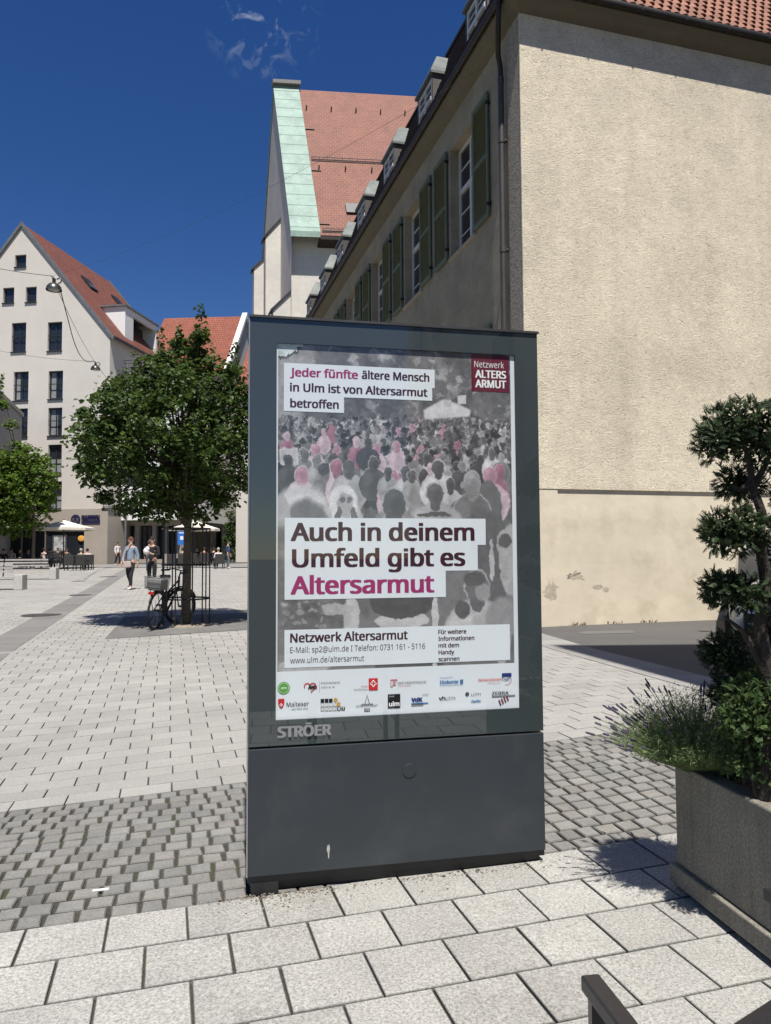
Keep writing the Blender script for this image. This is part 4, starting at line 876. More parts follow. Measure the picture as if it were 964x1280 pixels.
b = MB(); re0, re1 = CP(-.2, 2.3, cz0 + .2), CP(-.2, 34, cz0 + .2); rr0, rr1 = CP(CWD / 2, 2.3, AZ - .35), CP(CWD / 2, 34, AZ - .35); q0, q1 = CP(CWD + .2, 2.3, cz0 + .2), CP(CWD + .2, 34, cz0 + .2)
b.quad(re0, re1, rr1, rr0); b.quad(q1, q0, rr0, rr1); croof = b.build('roof', mm['churchtile'], church)
b = MB(); b.extrude([CP(-.2, 2.4, cz0 + .14), CP(-.2, 34, cz0 + .14), CP(ov - .02, 34, cz0 - .1), CP(ov - .02, 2.4, cz0 - .1)], (0, 0, -.28)); b.build('eaves_board', mat('dark_eaves_timber', (.03, .022, .018), .8), church)
b = MB()
sl_ = rr0 - re0
def RF(e, t, h=.06): return re0 + ce * e + sl_ * t + Vector((0, 0, h))
for (t, hh) in ((.47, .45), (.015, .4)):
    for z in (.15, .5, .95): b.tube([RF(.3, t, hh * z), RF(31, t, hh * z)], .035, 5)
    for k in range(45): b.tube([RF(.3 + k * .7, t, -.02), RF(.3 + k * .7, t, hh)], .03, 5)
b.build('snow_guard', mm['iron'], croof)
b = MB()
for t, off in ((.86, .6), (.43, .9)):
    for k in range(8): p = RF(off + k * 2.4, t, .0); b.tube([p + Vector((0, 0, .05)), p + Vector((0, -.45, -.05))], .07, 5)
for t in (.69, .40, .06): p = RF(.1, t, .1); b.tube([p, p + ce * .9], .06, 5)
b.build('roof_hook', mm['iron'], croof)
p = onplane(441, 262, re0, sl_.cross(ce)); b = MB(); sdir = sl_.normalized(); nrm = sdir.cross(ce).normalized(); nrm = nrm if nrm.z > 0 else -nrm
b.extrude([p + sdir * -.6 - ce * .6, p + sdir * -.6 + ce * .6, p + sdir * .6 + ce * .6, p + sdir * .6 - ce * .6], nrm * .2); b.build('skylight', mm['frame'], croof)
# buttresses stepping out from the gable, their tops sloped
for (pl, pr, ptl, ptr) in ((342, 367, 388, 366), (332.5, 351, 297, 275), (318, 332, 336, 323)):
    u, zt = gab(min(pr, 363.5), ptr); base = CN + cg * u
    L_ = max(1.0, base.x - onplane(pl, ptl, base, (0, 1, 0)).x); zl = onplane(pl, ptl, base, (0, 1, 0)).z
    dw = cg * 1.3; lf = -ce * L_
    b = MB(); q = [Vector((base.x, base.y, ZB)), Vector((base.x, base.y, ZB)) + lf, Vector((base.x + lf.x, base.y + lf.y, zl)), Vector((base.x, base.y, zt))]
    b.extrude(q, dw); bt = b.build('buttress', mm['church'], church)
    b = MB(); k = Vector((0, 0, .22)); o_ = ce * -.25
    b.extrude([q[3] - cg * .15, q[2] + o_ - cg * .15 - Vector((0, 0, .2)), q[2] + o_ - cg * .15 + k - Vector((0, 0, .2)), q[3] - cg * .15 + k], dw + cg * .3); b.build('sloped_cap', mm['darkgrey'], bt)
# ================================================================== FAR HOUSES
def house_frame(p, deg): M = frame_of((p.x, p.y, 0), R(deg)); return M, M.inverted()
# ---- white gabled house on the left; local x along its gable front (0 at the right corner), y to the back
WC = at(133.5, 705, 59.3); WR = -9.7; WM, WI = house_frame(WC, WR); wz = zg(WC.x, WC.y)
wh = thing('gabled_house', 'tall white gabled house with dark windows and a red roof at the left', 'house', (WC.x, WC.y, 0), R(WR))
wn = WM.to_3x3() @ Vector((0, 1, 0)); wx = WM.to_3x3() @ Vector((1, 0, 0))
def WF(px, py): q = WI @ onplane(px, py, WC, wn); return q.x, q.z
ax, az = WF(28, 281); ex_, ezr = WF(131, 418); xl = 2 * ax; ez = ezr; WDp = 13.5
plx, plz = WF(110, 636); G0 = wz - .5
px_holes = [(19, 319, 33, 334), (4, 360, 18, 379), (32.5, 359, 46, 378), (15, 404, 33, 440), (60, 403, 78, 439), (17.5, 465, 36, 501), (61, 464, 79, 499), (18, 511, 35, 546), (60.5, 510, 78, 545), (18, 557, 35, 593), (60.5, 556, 77.5, 592), (18, 603, 35, 638), (60.5, 602, 77.5, 637)]
wholes = []
for x0, y0, x1, y1 in px_holes:
    a0, z1 = WF(x0, y0); a1, _ = WF(x1, y0); _, z0 = WF(x0, y1); wholes.append((a0, a1, z0, z1))
for a0, a1, z0, z1 in list(wholes)[3:]:
    m_ = 2 * ax - (a0 + a1) / 2; hw_ = (a1 - a0) / 2
    if m_ < ax - 3: wholes.append((m_ - hw_, m_ + hw_, z0, z1))
sx0, sz1 = WF(56, 659); sx1, _ = WF(106, 660); shop = (sx0, sx1, wz + .02, sz1)
b = MB()
def gable_top(a): return ez + (az - ez) * (1 - abs(a - ax) / abs(ax)) if True else 0
# upper wall in horizontal strips so that the openings are real
ezs = min([ez] + [h[2] - .05 for h in wholes if h[3] >= ez])
holed_wall(b, lambda a, z: (a, 0, z), xl, 0, plz, ezs, [h for h in wholes if h[3] < ez], .28, (0, 1, 0))
gh = [h for h in wholes if h[3] >= ez]
zs = sorted({ezs, ez, az - .02} | {h[2] for h in gh} | {h[3] for h in gh})
for z0, z1 in zip(zs, zs[1:]):
    cut = sorted([(h[0], h[1]) for h in gh if h[2] < (z0 + z1) / 2 < h[3]])
    h0, h1 = -ax * min(1, 1 - (z0 - ez) / (az - ez)), -ax * min(1, 1 - (z1 - ez) / (az - ez)); l0, l1, r0, r1 = ax - h0, ax - h1, ax + h0, ax + h1
    edges = [(l0, l1)] + [x for c in cut for x in ((c[0], c[0]), (c[1], c[1]))] + [(r0, r1)]
    for i in range(0, len(edges), 2): b.add([(edges[i][0], 0, z0), (edges[i + 1][0], 0, z0), (edges[i + 1][1], 0, z1), (edges[i][1], 0, z1)], [[0, 1, 2, 3]])
for h in gh:
    c = [Vector((h[0], 0, h[2])), Vector((h[1], 0, h[2])), Vector((h[1], 0, h[3])), Vector((h[0], 0, h[3]))]
    for i in range(4): b.add([c[i], c[(i + 1) % 4], c[(i + 1) % 4] + Vector((0, .28, 0)), c[i] + Vector((0, .28, 0))], [[0, 1, 2, 3]])
b.add([(0, 0, plz), (0, WDp, plz), (0, WDp, ez), (0, 0, ez)], [[0, 1, 2, 3]]); b.add([(xl, 0, G0), (xl, WDp, G0), (xl, WDp, ez), (xl, 0, ez)], [[0, 1, 2, 3]]); b.add([(xl, WDp, G0), (0, WDp, G0), (0, WDp, ez), (ax, WDp, az), (xl, WDp, ez)], [[0, 1, 2, 3, 4]])
b.add([(xl, -.005, plz + 4.0), (0, -.005, plz + 4.0), (0, -.005, plz + 4.03), (xl, -.005, plz + 4.03)], [[0, 1, 2, 3]]) if False else None
b.build('wall', mm['offwhite'], wh)
b = MB(); holed_wall(b, lambda a, z: (a, -.06, z), xl, .06, G0, plz, [shop], .3, (0, 1, 0)); b.add([(.06, -.06, G0), (.06, WDp, G0), (.06, WDp, plz), (.06, -.06, plz)], [[0, 1, 2, 3]]); b.add([(xl, -.06, plz), (.06, -.06, plz), (.06, .0, plz), (xl, .0, plz)], [[0, 1, 2, 3]])
b.build('ground_floor', mm['taupe'], wh)
b = MB(); b.box(-.35, .16, -.16, 1.9, plz + .01, plz + .22); b.build('corner_ledge', mm['greyrender'], wh)
def farwin(a0, a1, z0, z1, parent, rail=True, curtain=0, y=.24):
    b = MB(); t = .11
    b.box(a0, a0 + t, y - .06, y + .03, z0, z1); b.box(a1 - t, a1, y - .06, y + .03, z0, z1); b.box(a0 + t, a1 - t, y - .06, y + .03, z1 - t, z1); b.box(a0 + t, a1 - t, y - .06, y + .03, z0, z0 + t)
    if z1 - z0 > 1.6: b.box((a0 + a1) / 2 - .05, (a0 + a1) / 2 + .05, y - .05, y + .03, z0 + t, z1 - t)
    b.box(a0 - .04, a1 + .04, -.10, y - .07, z0 - .10, z0 - .01)
    w_ = b.build('window', mm['frame'], parent)
    g = MB(); g.add([(a0, y + .01, z0), (a1, y + .01, z0), (a1, y + .01, z1), (a0, y + .01, z1)], [[0, 1, 2, 3]]); g.build('pane', mm['glass'], w_)
    if rail and z1 - z0 > 1.6:
        r = MB(); zr = z0 + (z1 - z0) * .52
        r.box(a0 + .02, a1 - .02, .015, .05, zr, zr + .06); r.build('guard_rail', mm['frame'], w_)
    if curtain:
        c = MB(); n = 14
        for i in range(n): c.add([(a0 + .12 + (a1 - a0 - .24) * curtain * j / n, y - .0 + .004 * (-1) ** j, zz_) for j, zz_ in ((i, z0 + .12), (i + 1, z0 + .12), (i + 1, z0 + (z1 - z0) * (.5 if curtain == 1 else .96)), (i, z0 + (z1 - z0) * (.5 if curtain == 1 else .96)))], [[0, 1, 2, 3]])
        c.build('curtain', cloth((.22, .23, .23)), w_)
for i, h in enumerate(wholes): farwin(*[v + e for v, e in zip(h, (.001, -.001, .001, -.001))], wh, curtain={6: .4, 8: .6, 10: 1, 12: 1, 5: .3}.get(i, 0))
farwin(shop[0] + .001, shop[1] - .001, shop[2], shop[3] - .001, wh, rail=False)
b = MB(); bo = .25; e_ = Vector((0, 0, 0)); rt = .18
for sgn, xe in ((1, 0), (-1, xl)):
    xo = xe + sgn * .35; zo = ez - .35 * (az - ez) / -ax
    p = [(xo, -.12, zo + .1), (xo, WDp + .1, zo + .1), (ax, WDp + .1, az + .1), (ax, -.12, az + .1)]
    b.quad(*(p if sgn > 0 else [p[1], p[0], p[3], p[2]]))
wroof = b.build('roof', mm['tile'], wh)
for sgn, xe in ((1, 0), (-1, xl)):
    b = MB(); xo = xe + sgn * .35; zo = ez - .35 * (az - ez) / -ax
    for yy in (-.16, WDp + .02): b.extrude([(xo, yy, zo - .12), (ax, yy, az - .12), (ax, yy, az + .24), (xo, yy, zo + .2)], (0, .16, 0)); b.build('verge_flashing', mm['grey_metal'], wh); b = MB()
b = MB(); b.tube([(.45, -.1, ez - .3), (.45, WDp, ez - .3)], .12, 6); b.build('gutter', mm['darkgrey'], wh)
sl2 = Vector((-ax, 0, -(az - ez))).normalized()      # down the right slope
def WS(t, y, h=0): return Vector((ax, y, az + .1)) + (Vector((0, 0, ez)) - Vector((ax, 0, az))) * t + Vector((.79, 0, .61)) * h
b = MB(); b.extrude([WS(.30, 4.6, .05), WS(.30, 5.8, .05), WS(.42, 5.8, .05), WS(.42, 4.6, .05)], Vector((.79, 0, .61)) * .12); sk = b.build('skylight', mm['frame'], wroof)
b = MB(); b.quad(WS(.37, 4.7, .19), WS(.37, 5.7, .19), WS(.41, 5.7, .19), WS(.41, 4.7, .19)); b.build('pane', mm['steel'], sk)
b = MB(); b.extrude([WS(.30, 9.6, .05), WS(.30, 10.8, .05), WS(.42, 10.8, .05), WS(.42, 9.6, .05)], Vector((.79, 0, .61)) * .12); b.build('skylight', mm['frame'], wroof)
# white dormer block with a loggia let into the slope
def zsl(x): return az + (ez - az) * (1 - x / ax) if False else az + (ez - az) * ((x - ax) / -ax)
xd = -.5; zt = zsl(xd - 2.3); b = MB()
b.extrude([(xd, 3.2, zsl(xd) - .6), (xd, 3.2, zt), (xd - 2.3, 3.2, zt)], (0, .3, 0)); b.extrude([(xd, 8.7, zsl(xd) - .6), (xd, 8.7, zt), (xd - 2.3, 8.7, zt)], (0, .3, 0)); b.box(xd - .25, xd, 3.5, 8.7, zt - .5, zt - .01); b.box(xd - .25, xd, 3.5, 4.6, zsl(xd) - .6, zt - .5); dm = b.build('dormer', mm['white'], wh)
b = MB(); b.box(xd - 2.5, xd + .12, 3.0, 9.2, zt, zt + .14); b.build('dormer_roof', mm['grey_metal'], dm)
b = MB(); b.box(xd - 1.4, xd - 1.3, 4.6, 8.7, zsl(xd) - .6, zt - .5); b.build('pane', mm['glass'], dm)
# the balcony wing behind it
wg = MB(); wg.box(.02, 5.0, 2.0, WDp + 1, plz - .85, ez - 2.9); wing = wg.build('balcony_wing', mm['white'], wh)
b = MB(); b.box(.0, 5.1, 1.9, WDp + 1.1, ez - 2.9, ez - 2.72); b.build('balcony_slab', mm['greyrender'], wing)
b = MB()
for zr in (.12, .45, .8, 1.05): b.tube([(5.0, WDp + 1, ez - 2.7 + zr), (5.0, 2.0, ez - 2.7 + zr), (.1, 2.0, ez - 2.7 + zr)], .03, 5)
for k in range(9): b.tube([(5.0, 2.0 + k * 1.5, ez - 2.75), (5.0, 2.0 + k * 1.5, ez - 1.62)], .03, 5)
b.build('balcony_railing', mm['darkgrey'], wing)
for zz_ in (ez - 5.6, ez - 8.8, ez - 12.0):
    b = MB(); b.box(.6, 2.1, 1.95, 2.0 - .001, zz_, zz_ + 2.1); w_ = b.build('window', mm['frame'], wing)
WA0 = WM @ Vector((0, 3.2, 0)); ah = []
for q0, q1, q2, q3 in ((156, 657, 168, 699), (174, 657, 190, 699), (195, 657, 204, 699), (209, 657, 219, 699)):
    c0, c1 = WI @ onplane(q0, q1, WA0, wn), WI @ onplane(q2, q3, WA0, wn); ah.append((c0.x, c1.x, max(c1.z, G0 + .5), c0.z))
b = MB(); holed_wall(b, lambda a, z: (a, 3.2, z), .07, 5.0, G0, plz - .85, ah, .5, (0, 1, 0)); b.build('arcade_wall', mm['taupe'], wh)
for h in ah:
    b = MB(); b.box(h[0] + .002, h[1] - .002, 3.55, 3.68, h[2], h[3] - .002); w_ = b.build('window', mm['frame'], wh); g = MB(); g.box(h[0] + .09, h[1] - .09, 3.54, 3.549, h[2] + .1, h[3] - .1); g.build('pane', mm['glass'], w_)
b = MB(); b.tube([(.62, 1.7, wz), (.62, 1.7, ez - 2)], .09, 6); b.build('rain_pipe', mm['grey_metal'], wh)
# shop sign: round emblem and dark blue letters too far off to read
s0, sz = WF(103, 655); s1, sz2 = WF(126, 643.5)
b = MB(); zc = (sz + sz2) / 2; cx_, _ = WF(95.5, 650); rr = (sz2 - sz) * .56
Mx = Matrix.Translation((cx_, -.06, zc)) @ Matrix.Rotation(R(90), 4, 'X'); b.lathe([(rr, 0), (rr, .08), (.01, .08)], 24, Mx); em = b.build('shop_emblem', mat('sign_dark_blue', (.018, .016, .06), .5), wh)
b = MB(); b.box(cx_ - rr * .75, cx_ - rr * .2, -.155, -.145, zc - .1, zc + .12); b.box(cx_ + rr * .2, cx_ + rr * .75, -.155, -.145, zc - .1, zc + .12); b.box(cx_ - rr * .3, cx_ + rr * .5, -.155, -.145, zc - rr * .75, zc - rr * .35); b.build('emblem_mark', mm['steel'], em)
rg = random.Random(12)
b = MB(); n = 8; lw = (s1 - s0) / n
for i in range(n):
    x = s0 + i * lw; zt_ = sz2 - .02; zb_ = zc - .12; st = lw * .24
    b.box(x, x + st, -.14, -.062, zb_, zt_); b.box(x + lw * .60, x + lw * .60 + st, -.14, -.062, zb_, zt_); b.box(x + st, x + lw * .6, -.14, -.062, *((zt_ - .16, zt_) if rg.random() < .5 else ((zb_ + zt_) / 2 - .08, (zb_ + zt_) / 2 + .08)))
b.box(s0, s1, -.12, -.062, sz + .02, sz + .26); b.build('shop_letters', bpy.data.materials['sign_dark_blue'], wh)
# window display and a round orange sticker in the shop front
a0, z1 = WF(65, 669); a1, z0 = WF(82, 690)
b = MB(); b.box(a0, a1, .10, .16, z0, z1); dp_ = b.build('shop_poster_frame', mm['steel'], wh)
b = MB(); b.box(a0 + .12, a1 - .12, .09, .10, z0 + .12, z1 - .12); b.build('shop_poster', mat('grey_shop_print', (.42, .43, .43), .6, noise=(1.4, .35), noise2=(2.5, .8, (.12, .12, .13, .5))), dp_)
cx_, cz_ = WF(100.5, 673); b = MB(); b.ell((cx_, .13, cz_), (.30, .03, .24), 20); b.build('round_sticker', mat('orange_yellow_paint', (.75, .38, .07), .6), wh)

# ---- houses behind the street tree
def simple_house(name, label, px0, px1, pye, d, deg, depth, roofpx, wallm, wins=(), ground=None, openings=()):
    p = at(px1, 690, d); M, I = house_frame(p, deg); n = M.to_3x3() @ Vector((0, 1, 0)); t = thing(name, label, 'house', (p.x, p.y, 0), R(deg))
    W = lambda px, py: (lambda q: (q.x, q.z))(I @ onplane(px, py, p, n))
    x0, ze_ = W(px0, pye); x1, _ = W(px1, pye); g0 = zg(p.x, p.y) - .6
    hs = []
    for (a, b_, c, d_) in wins:
        q0, zt_ = W(a, b_); q1, _ = W(c, b_); _, zb_ = W(a, d_); hs.append((q0, q1, zb_, zt_))
    b = MB(); holed_wall(b, lambda a, z: (a, 0, z), x0, x1, g0, ze_, hs, .25, (0, 1, 0))
    b.add([(x1, 0, g0), (x1, depth, g0), (x1, depth, ze_), (x1, 0, ze_)], [[0, 1, 2, 3]]); b.add([(x0, 0, g0), (x0, depth, g0), (x0, depth, ze_), (x0, 0, ze_)], [[0, 1, 2, 3]]); b.add([(x0, depth, g0), (x1, depth, g0), (x1, depth, ze_), (x0, depth, ze_)], [[0, 1, 2, 3]])
    if roofpx:
        _, zr = W(px1, roofpx); zr = zr + (zr - CAMH) / d * depth * .5
        for x in (x0, x1): b.add([(x, 0, ze_), (x, depth, ze_), (x, depth / 2, zr)], [[0, 1, 2]])
    w_ = b.build('wall', wallm, t)
    if roofpx:
        b = MB(); b.quad((x0 - .2, -.3, ze_ - .2), (x1 - .25, -.3, ze_ - .2), (x1 - .25, depth / 2, zr + .05), (x0 - .2, depth / 2, zr + .05)); b.quad((x1 - .25, depth + .3, ze_ - .2), (x0 - .2, depth + .3, ze_ - .2), (x0 - .2, depth / 2, zr + .05), (x1 - .25, depth / 2, zr + .05)); b.build('roof', mm['newtile'], t)
        b = MB(); 
        b.extrude([(x1 - .3, -.4, ze_ - .4), (x1 - .3, depth / 2, zr - .1), (x1 - .3, depth + .4, ze_ - .4), (x1 - .3, depth + .4, ze_ + .25), (x1 - .3, depth / 2, zr + .45), (x1 - .3, -.4, ze_ + .25)], (.55, 0, 0)); b.build('gable_parapet', mm['white'], t)
    for h in hs: farwin(h[0] + .001, h[1] - .001, h[2] + .001, h[3] - .001, t, rail=False, y=.2)
    return t, W, g0
t, W, g0 = simple_house('town_house', 'white house with a bright red roof rising behind the street tree', 176, 284, 470, 76, -4, 14, 396, mm['offwhite'],
    [(251, 612, 262, 640), (268, 600, 280, 640), (270, 660, 281, 692), (190, 612, 200, 640), (212, 612, 222, 640), (190, 540, 200, 575), (212, 540, 222, 575), (234, 540, 244, 575), (256, 540, 266, 575)])
for px in (250, 264, 282):
    a, zt_ = W(px, 600); b = MB(); b.box(a - .25, a + .25, -.35, -.001, g0, zt_); b.build('pilaster', mm['white'], t)
t2, W2, g2 = simple_house('red_roofed_house', 'white house with a red roof showing between the street tree and the display', 296, 352, 500, 63, -2, 12, 424, mm['offwhite'], [(330, 560, 340, 590)])
# low shop row with dark openings left of the street tree
t3, W3, g3 = simple_house('shop_row', 'low taupe shop row with dark openings behind the walking woman', 150, 246, 646, 72, -6, 5, None, mm['taupe'], [(158, 657, 170, 697), (174, 658, 190, 690), (196, 658, 206, 699), (212, 658, 226, 699)])
a, zt_ = W3(150, 646); a1, _ = W3(246, 646); b = MB(); b.box(a - .1, a1, -.5, 5, zt_ + .002, zt_ + 1.9); b.build('fascia', mm['white'], t3)
# flat grey building cut off by the left edge of the view
p = at(24, 690, 58); M, I = house_frame(p, 16); t4 = thing('flat_roofed_building', 'dark grey flat-roofed building at the left edge behind the bright tree', 'building', (p.x, p.y, 0), R(16))
zt_ = at(24, 521, 58).z; b = MB(); b.box(-12, 0, -20, 0, zg(p.x, p.y) - .5, zt_); b.build('wall', mm['greyrender'], t4)
b = MB(); b.box(-12.1, .12, -20.1, .1, zt_, zt_ + .3); b.build('roof_edge', mm['grey_metal'], t4)
for k in range(4):
    for z in (3.0, 6.2):
        b = MB(); b.box(-.02, .03, -15 + k * 3.6, -13 + k * 3.6, z, z + 1.9); w_ = b.build('window', mm['frame'], t4); g = MB(); g.box(.03, .034, -14.9 + k * 3.6, -13.1 + k * 3.6, z + .1, z + 1.8); g.build('pane', mm['glass'], w_)
# ivy on the corner of the far house
# ================================================================== TREES AND PLANTS
def rvec(rg):
    while True:
        v = Vector((rg.uniform(-1, 1), rg.uniform(-1, 1), rg.uniform(-1, 1)))
        if .05 < v.length < 1: return v.normalized()
def leafquad(b, p, d, n, L, W, c):
    """a leaf from p along d, folded a little along its midrib"""
    s = d.cross(n).normalized(); q = p + d * L
    b.v += [tuple(p), tuple(p + d * L * .45 + s * W * .5 + n * W * .12), tuple(q), tuple(p + d * L * .45 - s * W * .5 + n * W * .12)]
    o = len(b.v) - 4; b.f.append([o, o + 1, o + 2]); b.f.append([o, o + 2, o + 3]); b.m += [0, 0]; b.c += [c, c]
def clump(b, rg, c, r, n, L, pal, flat=.75, out=None):
    for i in range(n):
        v = rvec(rg) * r * rg.random() ** .45; v.z *= flat; p = Vector(c) + v
        nrm = (v.normalized() * .5 + Vector((0, 0, .9)) + rvec(rg) * .7).normalized(); d = nrm.cross(rvec(rg)).normalized(); d = (d + Vector((0, 0, -.25))).normalized()
        k = rg.uniform(.7, 1.3); q = pal[rg.randrange(len(pal))]; l = L * rg.uniform(.7, 1.25)
        leafquad(b, p, d, nrm, l, l * .85, (q[0] * k, q[1] * k, q[2] * k))
def street_tree(px, py, d_ref, name, label, blobs, crown_c, crown_r, nclump, leaves, L, pal, trunk_r, fork_px, seed, clump_r=(.32, .55), solid=.55):
    rg = random.Random(seed); base = G(px, py); D = base.y
    t = thing(name, label, 'tree', (base.x, base.y, base.z), 0)
    loc = lambda p: Vector(p) - base
    cc = at(*crown_c, D) - base; fz = at(px, fork_px, D).z - base.z
    b = MB(); top = Vector((cc.x * .8, cc.y, cc.z + crown_r[2] * .5))
    b.tube([(0, 0, -.1), (0, 0, .06), (.01, 0, .3), (.02, .0, fz * .6), (.03, 0, fz), tuple(Vector((0, 0, fz)) * .4 + top * .6), tuple(top)], [trunk_r * 1.5, trunk_r * 1.25, trunk_r * 1.02, trunk_r * .92, trunk_r * .85, trunk_r * .5, trunk_r * .12], 10)
    cen = []
    for i in range(nclump):
        v = rvec(rg); k = rg.random() ** (1 - solid) if solid < 1 else 1; k = .35 + .65 * rg.random() ** .55
        cen.append(cc + Vector((v.x * crown_r[0] * k, v.y * crown_r[1] * k, v.z * crown_r[2] * k * (1 if v.z > 0 else .92))))
    lb = MB()
    for c in cen: clump(lb, rg, c, rg.uniform(*clump_r), leaves, L, pal)
    ends = cen[::4]
    for (bx, by, br, up) in blobs:
        c = at(bx, by, D + rg.uniform(-.5, .5)) - base; ends.append(c); rr = br * D / FPX
        if up:
            tip = Vector((rg.uniform(-.25, .25) * rr, rg.uniform(-.5, .5) * rr, 1.25 * rr)); foot = Vector((rg.uniform(-.3, .3) * rr, rg.uniform(-.5, .5) * rr, -2.6 * rr))
            for j in range(16):
                f = j / 15; clump(lb, rg, c + foot.lerp(tip, f) + rvec(rg) * .40 * rr * (1.1 - f), rr * (.80 * (1 - f) ** .8 + .16) * rg.uniform(.6, 1.25), max(5, int(leaves * .22 * (1 - f * .75) * rg.uniform(.3, 1.3))), L * .95, pal, 1.0)
        else: clump(lb, rg, c, rr, leaves, L, pal)
    for i in range(int(nclump * 4)):        # stray sprigs round the outline
        v = rvec(rg); c = cc + Vector((v.x * crown_r[0], v.y * crown_r[1], v.z * crown_r[2])) * rg.uniform(.92, 1.20); clump(lb, rg, c, rg.uniform(.10, .22), rg.randint(7, 16), L, pal)
    for i, e in enumerate(ends):
        s = Vector((0, 0, fz * .85)).lerp(top, rg.uniform(.05, .6)); m_ = s.lerp(e, .5) + Vector((0, 0, .15)); b.tube([s, m_, e], [trunk_r * .32, trunk_r * .2, .008], 5)
    b.build('trunk', mm['bark'], t, smooth=True); lb.build('crown', mm['leaf'], t)
    return t, base
PALD = [(.042, .078, .018), (.055, .096, .020), (.074, .115, .025), (.036, .066, .019)]
PALB = [(.085, .150, .020), (.105, .175, .026), (.065, .120, .018), (.12, .19, .04)]
tree, TB = street_tree(232, 781, 14.5, 'street_tree', 'young dark green maple standing in a round black tree guard',
    [(215, 475, 26, 0), (250, 458, 26, 0), (272, 478, 24, 0), (188, 474, 20, 0), (240, 434, 17, 0), (158, 505, 20, 0), (292, 490, 22, 0), (205, 445, 15, 0), (250, 405, 21, 1), (243, 425, 16, 1), (197, 430, 18, 1), (170, 460, 16, 1), (290, 448, 17, 1), (226, 424, 14, 1), (235, 452, 24, 0), (206, 458, 21, 0), (265, 456, 21, 0), (226, 432, 16, 0), (186, 454, 15, 0), (290, 466, 19, 0), (150, 494, 18, 0), (310, 492, 20, 0), (250, 420, 13, 0),
     (115, 530, 16, 0), (105, 515, 9, 0), (112, 570, 16, 0), (120, 600, 17, 0), (140, 490, 17, 0), (150, 480, 14, 0), (130, 620, 13, 0), (155, 634, 15, 0), (296, 600, 20, 0), (270, 628, 20, 0), (300, 520, 20, 0), (318, 560, 20, 0), (205, 638, 20, 0), (240, 640, 20, 0), (180, 640, 14, 0), (330, 600, 18, 0), (110, 548, 9, 0), (100, 585, 7, 0)],
    (219, 553), (1.66, 1.72, 1.32), 112, 160, .094, PALD, .085, 648, 3, (.20, .46))
# black guard of upright rods and three hoops round its trunk
tg = thing('tree_guard', 'round black steel guard of upright rods and hoops around the maple trunk', 'tree guard', (TB.x, TB.y, TB.z))
gr = .45; gt = at(232, 653, TB.y).z - TB.z
for pyh in (661, 706, 748):
    z = at(232, pyh, TB.y).z - TB.z; b = MB(); b.tube([(gr * math.cos(i * math.pi / 16), gr * math.sin(i * math.pi / 16), z) for i in range(32)], .017, 6, closed=True); b.build('hoop', mm['black'], tg, smooth=True)
for i in range(9):
    a = .35 + i * 2 * math.pi / 9; b = MB(); e = .03 if i % 2 else .12; b.tube([(gr * math.cos(a), gr * math.sin(a), -.02), (gr * math.cos(a), gr * math.sin(a), gt - e)], .013, 6); b.build('rod', mm['black'], tg)
# small sandy rim at the trunk
b = MB(); b.lathe([(.52, -.004), (.50, .012), (.42, .016), (.10, .03)], 28); struct(b.build('trunk_base_ground', mat('sandy_soil', (.27, .23, .17), .95, noise=(20, .4), bump=(40, 1, .02)), loc=(TB.x, TB.y, TB.z)))
LB = at(41, 705, 41); t2_, _ = street_tree(41, 713, 43, 'sunlit_tree', 'bright green leafy tree standing beside the benches at the left edge',
    [(50, 590, 14, 0), (20, 570, 14, 0), (30, 560, 10, 0), (55, 625, 10, 0), (38, 652, 12, 0), (5, 600, 18, 0), (2, 480, 9, 1), (3, 505, 8, 0), (14, 530, 10, 0)],
    (18, 612), (2.2, 2.0, 2.5), 110, 130, .18, PALB, .10, 655, 5, (.35, .6))
# ivy covering the corner of the town house
b = MB(); rg = random.Random(9)
for i in range(40):
    c = at(290 + rg.uniform(-6, 7), rg.uniform(640, 698), 66); clump(b, rg, c, .5, 45, .2, PALD)
tag(b.build('ivy', mm['leaf']), 'dark green ivy climbing the wall between the two white houses', 'ivy')

# ---- concrete planter
PO = Vector((1.285, 3.42, .018)); PR = R(9.5); pl = thing('concrete_planter', 'large rough concrete planter with a projecting foot at the right edge', 'planter', PO, PR)
b = MB(); x1, y1, h = 1.25, -1.55, .545; wl = .085
o4 = [(0, y1), (x1, y1), (x1, 0), (0, 0)]; i4 = [(wl, y1 + wl), (x1 - wl, y1 + wl), (x1 - wl, -wl), (wl, -wl)]
b.add([(x, y, z) for z in (.105, h) for x, y in o4] + [(x, y, z) for z in (h, .3) for x, y in i4], [[0, 3, 2, 1]] + [[k + i, k + (i + 1) % 4, k + 4 + (i + 1) % 4, k + 4 + i] for k in (0, 4, 8) for i in range(4)] + [[12, 13, 14, 15]])
bx = b.build('box', mm['concrete'], pl, bevel=.008)
b = MB(); b.box(-.024, x1 + .024, y1 - .024, .024, .022, .104); b.build('foot', mm['concrete'], pl, bevel=.006)
b = MB(); b.box(.05, x1 - .05, y1 + .05, -.05, -.02, .021); b.build('shadow_gap_block', mm['black'], pl)  # black block painted in for the shadow gap under the planter
b = MB(); n = 26; rg = random.Random(1)
hv = [[.47 + .03 * rg.random() + .03 * math.sin(i * .7) * math.cos(j * .5) for i in range(n + 1)] for j in range(n + 1)]
vs = [(wl + (x1 - 2 * wl) * i / n, y1 + wl + (-y1 - 2 * wl) * j / n, hv[j][i]) for j in range(n + 1) for i in range(n + 1)]
b.add(vs, [[j * (n + 1) + i, j * (n + 1) + i + 1, (j + 1) * (n + 1) + i + 1, (j + 1) * (n + 1) + i] for j in range(n) for i in range(n)]); b.build('soil', mm['soil'], pl, smooth=True)
b = MB()
